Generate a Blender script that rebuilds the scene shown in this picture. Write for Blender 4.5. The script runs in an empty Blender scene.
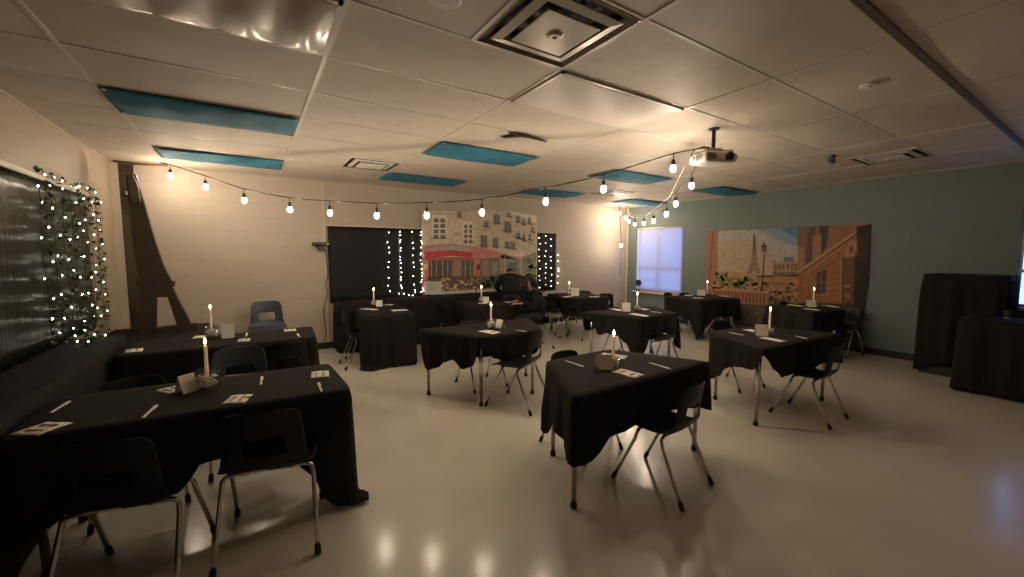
import bpy, bmesh, math, random
from mathutils import Vector, Matrix
SC = bpy.context.scene
COL = SC.collection
PI = math.pi
R = math.radians

# ------------------------------------------------------------ camera
F_PX, YAW, PIT, ROL, EYE = 406.907, 0.571861, -0.085683, 0.001508, 1.5
_F = Vector((math.sin(YAW)*math.cos(PIT), math.cos(YAW)*math.cos(PIT), math.sin(PIT)))
_R = Vector((math.cos(YAW), -math.sin(YAW), 0)); _U = _R.cross(_F)
CR = _R*math.cos(ROL) + _U*math.sin(ROL); CU = -_R*math.sin(ROL) + _U*math.cos(ROL)
cam = bpy.data.cameras.new('camera'); co = bpy.data.objects.new('camera', cam); COL.objects.link(co)
cam.sensor_width = 36; cam.lens = F_PX/1024*36; cam.clip_start = .02
co.matrix_world = Matrix(((CR.x, CU.x, -_F.x, 0), (CR.y, CU.y, -_F.y, 0), (CR.z, CU.z, -_F.z, EYE), (0, 0, 0, 1)))
SC.camera = co
# ------------------------------------------------------------ world, exposure, colour
W = bpy.data.worlds.new('world'); SC.world = W; W.use_nodes = True
W.node_tree.nodes['Background'].inputs[0].default_value = (.25, .35, .8, 1)
W.node_tree.nodes['Background'].inputs[1].default_value = .4
vs = SC.view_settings
vs.view_transform = 'Standard'; vs.look = 'None'; vs.gamma = 1; vs.use_curve_mapping = False
vs.exposure = 0.33
SC.cycles.max_bounces = 8; SC.cycles.diffuse_bounces = 5; SC.cycles.glossy_bounces = 4
SC.cycles.transmission_bounces = 6; SC.cycles.sample_clamp_indirect = 4
SC.cycles.use_denoising = True
BULB, CANDLE, FAIRY, DAY = 320.0, 70.0, 16.0, 1.0     # strengths of the lamps in the room

XL, XR, YB, YF, H = -1.39, 7.8, 6.9, -2.6, 2.607
TILE = .6096; GX, GY = 1.6313, 1.9769              # origin of the ceiling grid
TZ = .70                                           # table height

def ray(u, v): return CR*((u-512)/F_PX) - CU*((v-288.5)/F_PX) + _F
def atz(u, v, z): d = ray(u, v); t = (z-EYE)/d.z; return Vector((d.x*t, d.y*t, z))
def atx(u, v, x): d = ray(u, v); t = x/d.x; return Vector((x, d.y*t, EYE+d.z*t))
def aty(u, v, y): d = ray(u, v); t = y/d.y; return Vector((d.x*t, y, EYE+d.z*t))

# ------------------------------------------------------------ materials
def mat(name, col, rough=.5, metal=0, spec=.5, bump=0, bscale=40, var=0, vscale=3, coat=0, coatr=.1,
        emis=None, estr=0, trans=0, ior=1.45, sheen=0, stretch=None):
    m = bpy.data.materials.new(name); m.use_nodes = True
    nt = m.node_tree; b = nt.nodes['Principled BSDF']
    def s(k, v): b.inputs[k].default_value = v
    s('Base Color', (*col, 1)); s('Roughness', rough); s('Metallic', metal); s('Specular IOR Level', spec)
    s('Coat Weight', coat); s('Coat Roughness', coatr); s('Transmission Weight', trans); s('IOR', ior)
    s('Sheen Weight', sheen)
    if emis: s('Emission Color', (*emis, 1)); s('Emission Strength', estr)
    tc = nt.nodes.new('ShaderNodeTexCoord'); mp = nt.nodes.new('ShaderNodeMapping')
    nt.links.new(tc.outputs['Object'], mp.inputs[0])
    if stretch: mp.inputs['Scale'].default_value = stretch
    if var:
        n = nt.nodes.new('ShaderNodeTexNoise'); n.inputs['Scale'].default_value = vscale; n.inputs['Detail'].default_value = 6
        nt.links.new(mp.outputs[0], n.inputs[0])
        r = nt.nodes.new('ShaderNodeMapRange'); r.inputs[1].default_value = .3; r.inputs[2].default_value = .7
        r.inputs[3].default_value = 1-var; r.inputs[4].default_value = 1+var
        nt.links.new(n.outputs[0], r.inputs[0])
        x = nt.nodes.new('ShaderNodeVectorMath'); x.operation = 'SCALE'; x.inputs[0].default_value = col
        nt.links.new(r.outputs[0], x.inputs['Scale']); nt.links.new(x.outputs[0], b.inputs['Base Color'])
    if bump:
        n = nt.nodes.new('ShaderNodeTexNoise'); n.inputs['Scale'].default_value = bscale; n.inputs['Detail'].default_value = 4
        nt.links.new(mp.outputs[0], n.inputs[0])
        q = nt.nodes.new('ShaderNodeBump'); q.inputs['Strength'].default_value = bump; q.inputs['Distance'].default_value = .01
        nt.links.new(n.outputs[0], q.inputs['Height']); nt.links.new(q.outputs[0], b.inputs['Normal'])
    return m

def wall_mat(name, col, swap, rough=.55):
    """painted concrete block: 40 x 20 cm courses under thick paint"""
    m = mat(name, col, rough=rough); nt = m.node_tree; b = nt.nodes['Principled BSDF']
    tc = nt.nodes.new('ShaderNodeTexCoord'); sp = nt.nodes.new('ShaderNodeSeparateXYZ'); cb = nt.nodes.new('ShaderNodeCombineXYZ')
    nt.links.new(tc.outputs['Object'], sp.inputs[0])
    nt.links.new(sp.outputs[1 if swap else 0], cb.inputs[0]); nt.links.new(sp.outputs[2], cb.inputs[1])
    br = nt.nodes.new('ShaderNodeTexBrick'); br.inputs['Scale'].default_value = 1
    br.inputs['Brick Width'].default_value = .4; br.inputs['Row Height'].default_value = .2
    br.inputs['Mortar Size'].default_value = .006; br.inputs['Mortar Smooth'].default_value = 1
    br.inputs['Color1'].default_value = (*[c*1.02 for c in col], 1); br.inputs['Color2'].default_value = (*[c*.97 for c in col], 1)
    br.inputs['Mortar'].default_value = (*[c*.90 for c in col], 1)
    nt.links.new(cb.outputs[0], br.inputs[0]); nt.links.new(br.outputs[0], b.inputs['Base Color'])
    n = nt.nodes.new('ShaderNodeTexNoise'); n.inputs['Scale'].default_value = 60; nt.links.new(tc.outputs['Object'], n.inputs[0])
    mx = nt.nodes.new('ShaderNodeMath'); mx.operation = 'MULTIPLY_ADD'; mx.inputs[1].default_value = .3
    nt.links.new(n.outputs[0], mx.inputs[0])
    iv = nt.nodes.new('ShaderNodeMath'); iv.operation = 'SUBTRACT'; iv.inputs[0].default_value = 1
    nt.links.new(br.outputs['Fac'], iv.inputs[1]); nt.links.new(iv.outputs[0], mx.inputs[2])
    q = nt.nodes.new('ShaderNodeBump'); q.inputs['Strength'].default_value = .25; q.inputs['Distance'].default_value = .004
    nt.links.new(mx.outputs[0], q.inputs['Height']); nt.links.new(q.outputs[0], b.inputs['Normal'])
    return m

def attr_mat(name, rough=.7, gain=1):
    m = mat(name, (1, 1, 1), rough=rough); nt = m.node_tree; b = nt.nodes['Principled BSDF']
    a = nt.nodes.new('ShaderNodeAttribute'); a.attribute_name = 'Col'
    tc = nt.nodes.new('ShaderNodeTexCoord'); n = nt.nodes.new('ShaderNodeTexNoise')
    n.inputs['Scale'].default_value = 14; n.inputs['Detail'].default_value = 8; n.inputs['Roughness'].default_value = .7
    nt.links.new(tc.outputs['Object'], n.inputs[0])
    r = nt.nodes.new('ShaderNodeMapRange'); r.inputs[1].default_value = .3; r.inputs[2].default_value = .7
    r.inputs[3].default_value = .76*gain; r.inputs[4].default_value = 1.22*gain; nt.links.new(n.outputs[0], r.inputs[0])
    x = nt.nodes.new('ShaderNodeVectorMath'); x.operation = 'SCALE'
    nt.links.new(a.outputs['Color'], x.inputs[0]); nt.links.new(r.outputs[0], x.inputs['Scale'])
    nt.links.new(x.outputs[0], b.inputs['Base Color'])
    return m

def thin_glass(name):
    m = bpy.data.materials.new(name); m.use_nodes = True; nt = m.node_tree; nt.nodes.clear()
    o = nt.nodes.new('ShaderNodeOutputMaterial'); mx = nt.nodes.new('ShaderNodeMixShader'); fr = nt.nodes.new('ShaderNodeValue'); fr.outputs[0].default_value = .09
    t = nt.nodes.new('ShaderNodeBsdfTransparent'); t.inputs[0].default_value = (.93, .93, .92, 1); g = nt.nodes.new('ShaderNodeBsdfGlossy'); g.inputs['Roughness'].default_value = .04
    nt.links.new(fr.outputs[0], mx.inputs[0]); nt.links.new(t.outputs[0], mx.inputs[1]); nt.links.new(g.outputs[0], mx.inputs[2]); nt.links.new(mx.outputs[0], o.inputs[0])
    return m
def shade_mat(name):
    m = bpy.data.materials.new(name); m.use_nodes = True; nt = m.node_tree; nt.nodes.clear()
    o = nt.nodes.new('ShaderNodeOutputMaterial'); mx = nt.nodes.new('ShaderNodeMixShader'); mx.inputs[0].default_value = .45
    t = nt.nodes.new('ShaderNodeBsdfTranslucent'); t.inputs[0].default_value = (.78, .74, .74, 1); g = nt.nodes.new('ShaderNodeBsdfDiffuse'); g.inputs[0].default_value = (.6, .58, .56, 1)
    nt.links.new(t.outputs[0], mx.inputs[1]); nt.links.new(g.outputs[0], mx.inputs[2]); nt.links.new(mx.outputs[0], o.inputs[0])
    return m

M = dict(
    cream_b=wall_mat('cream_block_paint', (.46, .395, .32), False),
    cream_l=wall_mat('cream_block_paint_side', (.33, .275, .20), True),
    green=wall_mat('grey_green_block_paint', (.145, .185, .175), True),
    floor=mat('waxed_vinyl_floor', (.61, .575, .48), rough=.42, var=.10, vscale=1.6, bump=.05, bscale=3, coat=.65, coatr=.17),
    tile=mat('ceiling_tile', (.56, .50, .42), rough=.6, bump=.25, bscale=160, var=.05, vscale=6),
    tbar=mat('ceiling_bar_paint', (.60, .55, .47), rough=.38),
    darkbar=mat('dark_ceiling_bar', (.10, .09, .07), rough=.4),
    black=mat('black_cloth', (.0180, .0160, .0145), rough=.9, spec=.16, bump=.35, bscale=25),
    sheet=mat('black_sheeting', (.014, .014, .008), rough=.30, spec=.16, bump=.4, bscale=5, stretch=(1, 6, .5)),
    bsheet=mat('black_board_cloth', (.011, .012, .012), rough=.6, spec=.3, bump=.3, bscale=6),
    shell=mat('navy_chair_plastic', (.0085, .0095, .0125), rough=.42, spec=.35, bump=.15, bscale=220),
    shellb=mat('blue_chair_plastic', (.042, .056, .080), rough=.42, bump=.15, bscale=220),
    chrome=mat('chrome', (.62, .60, .57), rough=.22, metal=1),
    steel=mat('brushed_steel', (.55, .53, .5), rough=.3, metal=1),
    rubber=mat('black_rubber', (.012, .012, .012), rough=.6),
    laminate=mat('grey_laminate', (.35, .32, .28), rough=.4, var=.08, vscale=12),
    paper=mat('white_paper', (.80, .76, .68), rough=.7),
    card=mat('ivory_card', (.78, .74, .66), rough=.7),
    wax=mat('candle_wax', (.85, .78, .62), rough=.4, emis=(1, .55, .25), estr=.12),
    flame=mat('candle_flame', (1, .6, .2), emis=(1, .50, .16), estr=CANDLE),
    glass=thin_glass('jar_glass'),
    crystal=mat('clear_pebbles', (.80, .76, .74), rough=.2, var=.3, vscale=60),
    gold=mat('bronze_print', (.32, .22, .11), rough=.5),
    bulb=mat('warm_bulb', (1, .8, .6), emis=(.93, .74, .55), estr=BULB),
    fairy=mat('cool_fairy_bulb', (1, 1, 1), emis=(1, .97, .78), estr=FAIRY),
    wire=mat('black_wire', (.02, .018, .016), rough=.5),
    wirew=mat('white_wire', (.6, .57, .5), rough=.5),
    leaf=mat('ivy_leaf', (.045, .07, .022), rough=.5, var=.4, vscale=30),
    blue=mat('turquoise_fabric', (.028, .165, .25), rough=.75, bump=.4, bscale=18, var=.18, vscale=4),
    white=mat('white_enamel', (.66, .62, .56), rough=.35),
    diffus=mat('white_light_diffuser', (.70, .64, .58), rough=.5, spec=.35, bump=.15, bscale=3),
    prism=mat('clear_acrylic_cover', (.42, .38, .31), rough=.32, coat=.25, coatr=.12, bump=.15, bscale=5),
    ventshade=mat('vent_metal_painted_shade', (.13, .11, .09), rough=.3, metal=.7),  # vent slopes: dark reflection and shade in the gaps put into the colour
    ventpale=mat('pale_vent_metal', (.42, .38, .32), rough=.35, metal=.3),
    grille=mat('dark_grille', (.05, .045, .04), rough=.5),
    plast=mat('projector_plastic', (.62, .58, .52), rough=.4),
    dplast=mat('dark_plastic', (.03, .03, .032), rough=.4),
    lens=mat('lens_glass', (.02, .02, .03), rough=.05, spec=.8),
    tower=mat('brown_painted_board', (.050, .036, .024), rough=.55, var=.25, vscale=5),
    towerb=mat('olive_brown', (.085, .068, .038), rough=.55, var=.25, vscale=5),
    wood=mat('brown_wood', (.12, .06, .035), rough=.5, var=.2, vscale=10),
    basem=mat('black_rubber_base', (.018, .018, .018), rough=.5),
    frame=mat('cream_frame', (.62, .54, .42), rough=.5),
    blind=shade_mat('window_shade'),
    glassb=mat('daylit_glass', (.1, .2, .4), rough=.1, emis=(.27, .50, 1.30), estr=2.1*DAY),
    skin=mat('skin', (.42, .24, .16), rough=.5),
    shirt=mat('black_shirt', (.013, .013, .014), rough=.8, spec=.3),
    shirtb=mat('black_jacket', (.011, .010, .010), rough=.75, spec=.25),
    trouser=mat('dark_trousers', (.012, .013, .018), rough=.8),
    hair=mat('dark_hair', (.012, .009, .007), rough=.5, bump=.6, bscale=60, stretch=(4, 4, .6)),
    shoe=mat('dark_shoe', (.015, .013, .012), rough=.4),
    mural=attr_mat('printed_backdrop', gain=.86),
    cafe=attr_mat('printed_cafe_backdrop', gain=1.45),
)

# ------------------------------------------------------------ helpers
class MB:
    """collects shapes and links them as ONE mesh"""
    def __init__(s): s.bm = bmesh.new()
    def box(s, lo, hi, rot=None, piv=None):
        lo = Vector(lo); hi = Vector(hi); c = (lo+hi)/2; d = hi-lo
        mt = Matrix.Translation(c) @ Matrix.Diagonal((*d, 1))
        if rot is not None:
            p = Vector(piv if piv is not None else c); mt = Matrix.Translation(p) @ rot.to_4x4() @ Matrix.Translation(-p) @ mt
        bmesh.ops.create_cube(s.bm, size=1, matrix=mt); return s
    def tube(s, pts, r, n=8, cap=True):
        pts = [Vector(p) for p in pts]; rings = []
        rr = r if isinstance(r, (list, tuple)) else [r]*len(pts)
        up = None
        for i, p in enumerate(pts):
            t = (pts[min(i+1, len(pts)-1)] - pts[max(i-1, 0)]).normalized()
            if up is None:
                up = Vector((0, 0, 1)) if abs(t.z) < .9 else Vector((1, 0, 0))
            a = t.cross(up).normalized(); b = a.cross(t).normalized(); up = b
            rings.append([s.bm.verts.new(p + (a*math.cos(2*PI*k/n) + b*math.sin(2*PI*k/n))*rr[i]) for k in range(n)])
        for i in range(len(rings)-1):
            for k in range(n):
                s.bm.faces.new((rings[i][k], rings[i][(k+1) % n], rings[i+1][(k+1) % n], rings[i+1][k]))
        if cap:
            s.bm.faces.new(rings[0][::-1]); s.bm.faces.new(rings[-1])
        return s
    def lathe(s, prof, loc=(0, 0, 0), n=20, capb=True, capt=True, mt=None):
        rings = []
        for r, z in prof:
            rings.append([s.bm.verts.new((mt or Matrix()) @ (Vector(loc) + Vector((r*math.cos(2*PI*k/n), r*math.sin(2*PI*k/n), z)))) for k in range(n)])
        for i in range(len(rings)-1):
            for k in range(n):
                s.bm.faces.new((rings[i][k], rings[i][(k+1) % n], rings[i+1][(k+1) % n], rings[i+1][k]))
        if capb: s.bm.faces.new(rings[0][::-1])
        if capt: s.bm.faces.new(rings[-1])
        return s
    def ball(s, c, r, seg=12, sc=(1, 1, 1), rot=None):
        mt = Matrix.Translation(c) @ (rot.to_4x4() if rot is not None else Matrix()) @ Matrix.Diagonal((r*sc[0], r*sc[1], r*sc[2], 1))
        bmesh.ops.create_uvsphere(s.bm, u_segments=seg, v_segments=max(6, seg*2//3), radius=1, matrix=mt); return s
    def prism(s, poly, f0, f1):
        a = [s.bm.verts.new(f0(*p)) for p in poly]; b = [s.bm.verts.new(f1(*p)) for p in poly]; n = len(poly)
        s.bm.faces.new(a); s.bm.faces.new(b[::-1])
        for i in range(n): s.bm.faces.new((a[i], b[i], b[(i+1) % n], a[(i+1) % n]))
        return s
    def grid(s, fn, nu, nv, skip=None):
        v = [[s.bm.verts.new(fn(i/nu, j/nv)) for j in range(nv+1)] for i in range(nu+1)]
        for i in range(nu):
            for j in range(nv):
                if skip and skip(i, j): continue
                s.bm.faces.new((v[i][j], v[i+1][j], v[i+1][j+1], v[i][j+1]))
        return s
    def mesh(s, name, m, smooth=False):
        bmesh.ops.recalc_face_normals(s.bm, faces=s.bm.faces)
        me = bpy.data.meshes.new(name); s.bm.to_mesh(me); s.bm.free(); me.materials.append(m)
        if smooth:
            for p in me.polygons: p.use_smooth = True
        return me
    def build(s, name, m, parent=None, smooth=False, bevel=0, solid=0, subd=0, off=-1):
        o = bpy.data.objects.new(name, s.mesh(name, m, smooth)); COL.objects.link(o)
        if parent: o.parent = parent
        if solid:
            q = o.modifiers.new('s', 'SOLIDIFY'); q.thickness = solid; q.offset = off
        if subd:
            q = o.modifiers.new('d', 'SUBSURF'); q.levels = q.render_levels = subd
        if bevel:
            q = o.modifiers.new('b', 'BEVEL'); q.width = bevel; q.segments = 2; q.limit_method = 'ANGLE'
        return o

def tag(o, label=None, cat=None, group=None, kind=None):
    if label: o['label'] = label
    if cat: o['category'] = cat
    if group: o['group'] = group
    if kind: o['kind'] = kind
    return o
def thing(name, loc, rz=0, label=None, cat=None, group=None):
    o = bpy.data.objects.new(name, None); COL.objects.link(o); o.empty_display_size = .1
    o.location = loc; o.rotation_euler = (0, 0, rz)
    return tag(o, label, cat, group)
def copy_tree(o, parent=None):
    c = o.copy(); COL.objects.link(c)
    if parent: c.parent = parent
    for ch in list(o.children): copy_tree(ch, c)
    return c
def struct(o): return tag(o, kind='structure')

# ------------------------------------------------------------ room shell
T = .15
struct(MB().box((XL-T, YF-T, -T), (XR+T, YB+T, 0)).build('floor', M['floor']))
struct(MB().box((XL-T, YB, 0), (XR+T, YB+T, H+.3)).build('wall_back', M['cream_b']))
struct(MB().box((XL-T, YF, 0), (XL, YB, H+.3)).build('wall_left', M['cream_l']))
struct(MB().box((XL-T, YF-T, 0), (XR+T, YF, H+.3)).build('wall_front', M['cream_b']))
W1 = (5.36, 6.64, .62, 2.12); W2 = (-.55, .84, .86, 2.06)     # y0 y1 z0 z1 of the two windows in the right wall
wr = MB()
ys = sorted({YF, YB, W1[0], W1[1], W2[0], W2[1]})
for y0, y1 in zip(ys[:-1], ys[1:]):
    w = W1 if (y0, y1) == (W1[0], W1[1]) else (W2 if (y0, y1) == (W2[0], W2[1]) else None)
    if w:
        wr.box((XR, y0, 0), (XR+T, y1, w[2])); wr.box((XR, y0, w[3]), (XR+T, y1, H+.3))
    else: wr.box((XR, y0, 0), (XR+T, y1, H+.3))
struct(wr.build('wall_right', M['green']))

# ceiling: lay-in tiles 2 x 4 feet, each hanging a little between its bars
rnd = random.Random(4)
def gx(i): return GX+i*TILE
def gy(j): return GY+j*TILE
HOLES = {(-1, -1): 1, (7, -1): 1, (-1, 5): 1, (6, 5): 1}       # single cells taken by air diffusers
cb = MB(); bars = MB()
for j in range(-8, 9):
    y0, y1 = max(gy(j), YF), min(gy(j+1), YB)
    if y1 <= y0+.01: continue
    for i in range(-6, 12, 2):
        cells = [(i, i+2)]
        if (i, j) in HOLES: cells = [(i+1, i+2)]
        if (i+1, j) in HOLES: cells = [(i, i+1)]
        for a, b in cells:
            x0, x1 = max(gx(a), XL), min(gx(b), XR)
            if x1 <= x0+.01: continue
            sg = rnd.uniform(.002, .012); tx = rnd.uniform(-.002, .002)
            cb.grid(lambda u, v: Vector((x0+(x1-x0)*u, y0+(y1-y0)*v, H - sg*(1-(2*u-1)**2)*(1-(2*v-1)**2) + tx*(2*u-1))), 8, 6)
        if len(cells) == 1 and cells[0][1]-cells[0][0] == 1:
            bars.box((gx(i+1)-.011, y0, H-.006), (gx(i+1)+.011, y1, H+.01))
for i in range(-4, 12, 2): bars.box((gx(i)-.012, YF, H-.004), (gx(i)+.012, YB, H+.01))
for j in range(-7, 9):
    if j != -2: bars.box((XL, gy(j)-.009, H-.003), (XR, gy(j)+.009, H+.01))
for x in (XL, XR-.02): bars.box((x, YF, H-.006), (x+.02, YB, H+.01))
bars.box((XL, YB-.02, H-.006), (XR, YB, H+.01))
cb.box((XL-T, YF-T, H+.06), (XR+T, YB+T, H+.3))
cc = cb.build('ceiling', M['tile'], smooth=False); struct(cc)
struct(bars.build('trim_1', M['tbar']))
struct(MB().box((XL, gy(-2)-.019, H-.014), (XR, gy(-2)+.019, H+.01)).build('trim_2', M['darkbar']))
# base boards
struct(MB().box((XL, YB-.012, 0), (XR-.012, YB, .10)).build('baseboard_back', M['basem']))
struct(MB().box((XR-.012, YF, 0), (XR, YB, .10)).build('baseboard_right', M['basem']))
struct(MB().box((XL, YF, 0), (XL+.012, YB-.012, .10)).build('baseboard_left', M['basem']))
# white conduit down the back wall
struct(MB().box((.975, YB-.022, .10), (1.0, YB, H)).build('trim_3', M['frame'], bevel=.004))
struct(MB().box((XR-.03, YB-.03, .10), (XR, YB, H)).build('trim_4', M['frame'], bevel=.004))

# windows
def window(name, w, strip):
    y0, y1, z0, z1 = w
    r = thing(name, (XR, (y0+y1)/2, z0)); struct(r)
    def L(v): return (v[0]-XR, v[1]-(y0+y1)/2, v[2]-z0)
    f = MB(); x0, x1 = XR+.04, XR+.10
    for a, b in (((x0, y0, z0), (x1, y1, z0+.04)), ((x0, y0, z1-.04), (x1, y1, z1)), ((x0, y0, z0), (x1, y0+.04, z1)), ((x0, y1-.04, z0), (x1, y1, z1)),
                 ((x0+.01, (y0+y1)/2-.02, z0), (x1, (y0+y1)/2+.02, z1)), ((x0+.01, y0, z0+(z1-z0)*.35), (x1, y1, z0+(z1-z0)*.35+.04))):
        f.box(L(a), L(b))
    f.build('window_frame', M['frame'], r)
    MB().box(L((XR+.075, y0+.03, z0+.03)), L((XR+.08, y1-.03, z1-.03))).build('pane', M['glassb'], r)
    MB().box(L((XR-.06, y0-.04, z0-.035)), L((XR+.06, y1+.04, z0))).build('window_sill', M['frame'], r, bevel=.004)
    s = MB()
    s.grid(lambda u, v: Vector(L((XR+.02+.004*math.sin(u*9)*math.sin(v*5), y0+.02+(y1-y0-.04-strip)*u, z0+.03+(z1-z0-.06)*v))), 20, 20)
    s.build('shade', M['blind'], r, smooth=True, solid=.002)
    MB().tube([L((XR+.025, y0+.02, z1-.03)), L((XR+.025, y1-.02, z1-.03))], .022, 12).build('shade_roller', M['frame'], r, smooth=True)
    MB().box(L((XR+.012, y0+.02, z0+.022)), L((XR+.028, y1-.02-strip, z0+.04))).build('hem_bar', M['frame'], r)
    MB().box(L((XR+.0, (y0+y1)/2+.05, z0+(z1-z0)*.64)), L((XR+.012, (y0+y1)/2+.052, z0+(z1-z0)*.645))).build('pull_cord', M['frame'], r)
window('window_1', W1, .07)
window('window_2', W2, .10)

# ------------------------------------------------------------ things on the ceiling
def panel_rect(i, j, w=2): return gx(i)+.014, gx(i+w)-.014, gy(j)+.014, gy(j+1)-.014
blue_desc = {(-4, 3): 'long turquoise fabric cover on the ceiling, nearest the left wall, largest of them',
             (-4, 6): 'turquoise fabric cover on the ceiling above the brown tower cutout',
             (0, 3): 'turquoise fabric cover on the ceiling beyond the dark gap between two tiles',
             (0, 6): 'small turquoise fabric cover on the ceiling above the cafe backdrop, left one',
             (4, 3): 'turquoise fabric cover on the ceiling with the bulb string wire passing under it',
             (4, 6): 'turquoise fabric cover on the ceiling partly hidden behind a bulb right of the cafe backdrop',
             (8, 3): 'turquoise fabric cover on the ceiling by the green wall, just right of the projector',
             (8, 6): 'turquoise fabric cover on the ceiling above the far shaded window in the corner'}
for (i, j), lab in blue_desc.items():
    x0, x1, y0, y1 = panel_rect(i, j); x1 = min(x1, XR-.02)
    r = thing('light_cover', ((x0+x1)/2, (y0+y1)/2, H-.015), 0, lab, 'light cover', 'turquoise fabric light covers')
    ph = i*1.3+j
    cov = MB().grid(lambda u, v: Vector(((x1-x0)*(u-.5), (y1-y0)*(v-.5), -.004-.035*math.sin(PI*u)**.5*math.sin(PI*v) - .006*math.sin(u*26+ph)*math.sin(PI*v) - .004*math.sin(v*9+u*5+ph))), 40, 12)
    cov.build('fabric', M['blue'], r, smooth=True, solid=.002)
    for a, b in ((-.48, -.46), (.48, -.46), (-.48, .46), (.48, .46)):
        MB().lathe([(.012, -.010), (.012, .001)], ((x1-x0)*a, (y1-y0)*b, 0), 10).build('magnet', M['white'], r)
def fixture(i, j, m, lab, waves):
    x0, x1, y0, y1 = panel_rect(i, j)
    r = thing('ceiling_light', ((x0+x1)/2, (y0+y1)/2, H-.008), 0, lab, 'light')
    a, b = (x1-x0)/2, (y1-y0)/2
    f = MB(); f.box((-a, -b, -.008), (a, -b+.02, .01)); f.box((-a, b-.02, -.008), (a, b, .01)); f.box((-a, -b, -.008), (-a+.02, b, .01)); f.box((a-.02, -b, -.008), (a, b, .01))
    f.build('light_frame', M['tbar'], r)
    if waves:
        fn = lambda u, v: Vector((2*a*(u-.5), 2*b*(v-.5), -.006 - .028*abs(math.sin(u*5*PI))**1.5*math.sin(PI*v)**.8))
    else:
        fn = lambda u, v: Vector((2*a*(u-.5), 2*b*(v-.5), -.006 - .02*math.sin(PI*u)*math.sin(PI*v)))
    MB().grid(fn, 60, 16).build('diffuser', m, r, smooth=True, solid=.003)
fixture(-4, 0, M['prism'], 'unlit ceiling light with a wavy clear acrylic cover at the top left', True)
fixture(0, 0, M['diffus'], 'unlit ceiling light with a smooth pale diffuser beside the square air vent', False)

def air_vent(i, j, lab, m, slots=3):
    x0, x1, y0, y1 = gx(i)+.012, gx(i+1)-.012, gy(j)+.012, gy(j+1)-.012
    r = thing('air_vent', ((x0+x1)/2, (y0+y1)/2, H-.004), 0, lab, 'air vent', 'square ceiling air vents')
    a = (x1-x0)/2
    def ring(ro, zo, ri, zi, name, mm):
        o = MB()
        def sq(q, z): return [(-q, -q, z), (q, -q, z), (q, q, z), (-q, q, z)]
        vo = [o.bm.verts.new(p) for p in sq(ro, zo)]; vi = [o.bm.verts.new(p) for p in sq(ri, zi)]
        for k in range(4): o.bm.faces.new((vo[k], vo[(k+1) % 4], vi[(k+1) % 4], vi[k]))
        o.build(name, mm, r, solid=.004)
    ring(a, 0, a-.010, -.003, 'rim', m)
    ring(a-.010, -.002, a-.060, .030, 'throat', M['ventshade'])
    ring(a-.058, -.004, a-.105, -.012, 'louvre', m)
    ring(a-.105, -.010, a-.14, .035, 'inner_throat', M['ventshade'])
    MB().box((-(a-.135), -(a-.135), -.022), (a-.135, a-.135, -.014)).build('centre_plate', m, r, bevel=.003)
    MB().lathe([(.030, -.033), (.045, -.022)], n=20).build('centre_cap', m, r)
    MB().box((-.009, -.009, -.036), (.009, .009, -.031)).build('square_hole', M['rubber'], r)
    MB().box((-a, -a, .055), (a, a, .06)).build('backing', M['grille'], r)
air_vent(-1, -1, 'large square stepped steel air vent at the top centre, nearest of all', M['ventpale'])
air_vent(7, -1, 'air vent in the ceiling close to the green wall, seen at a low angle', M['white'])
air_vent(-1, 5, 'small air vent in the ceiling left of the turquoise covers over the back wall', M['white'])
air_vent(6, 5, 'distant air vent in the ceiling near the far corner above the bulb string', M['white'])

# gap where a tile has slipped
gp = MB(); gp.prism([(-.24, -.01), (.0, -.035), (.28, .03), (.36, .07), (.10, .05), (-.02, .05), (-.15, .20), (-.22, .19), (-.12, .05)],
                    lambda x, y: Vector((x, y, -.012)), lambda x, y: Vector((x, y, -.002)))
o = gp.build('tile_gap', M['rubber']); o.location = (2.20, 3.19, H-.014); o.scale = (.8, .8, 1); tag(o, 'dark ragged gap beside a slipped tile in the middle of the ceiling', 'ceiling gap')
def disc(name, u, v, lab, cat, r_=.06, m='white'):
    p = atz(u, v, H-.02)
    t = thing(name, (p.x, p.y, H-.012), 0, lab, cat)
    MB().lathe([(r_*.85, -.014), (r_*.97, -.010), (r_, .0)], n=24).build('cover', M[m], t, smooth=False)
    MB().lathe([(r_*.3, -.020), (r_*.35, -.014)], n=16).build('sensor', M['tbar'], t)
disc('smoke_detector', 445, -1, 'round smoke detector on the ceiling at the top edge left of the large vent', 'smoke detector', .075)
disc('sprinkler', 869, 86, 'small flat round sprinkler cover on the ceiling between projector and dark bar', 'sprinkler', .05, 'white')
p = atz(832, 158, H-.03)
t = thing('security_camera', (p.x, p.y, H-.006), 0, 'small black camera on the ceiling left of the vent by the green wall', 'camera')
MB().lathe([(.03, -.03), (.04, 0)], n=16).build('mount', M['dplast'], t)
MB().tube([(-.05, 0, -.05), (.06, .01, -.05)], .026, 14).build('housing', M['dplast'], t)
MB().tube([(-.052, 0, -.05), (-.045, 0, -.05)], .016, 14).build('lens', M['lens'], t)

# projector on its drop pole
PJ = t = thing('projector', (3.49, 2.14, H-.01), R(-22), 'white ceiling projector on a short dark pole with loose cables', 'projector')
MB().lathe([(.05, -.012), (.06, 0)], n=20).build('ceiling_plate', M['dplast'], t)
MB().tube([(0, 0, -.01), (0, 0, -.20)], .02, 14).build('pole', M['dplast'], t, smooth=True)
b = MB(); b.box((-.07, -.06, -.225), (.07, .06, -.205))
for a in ((-.16, -.10), (.16, -.10), (-.16, .10), (.16, .10)): b.tube([(0, 0, -.215), (a[0], a[1], -.235), (a[0], a[1], -.26)], .009, 8)
b.build('bracket', M['steel'], t)
body = MB().box((-.20, -.15, -.355), (.20, .15, -.255)).build('body', M['plast'], t, bevel=.042)
v = MB()
for k in range(7): v.box((-.203, -.10+k*.03, -.335), (-.199, -.088+k*.03, -.28))
v.build('side_grille', M['dplast'], t)
v = MB()
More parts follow.
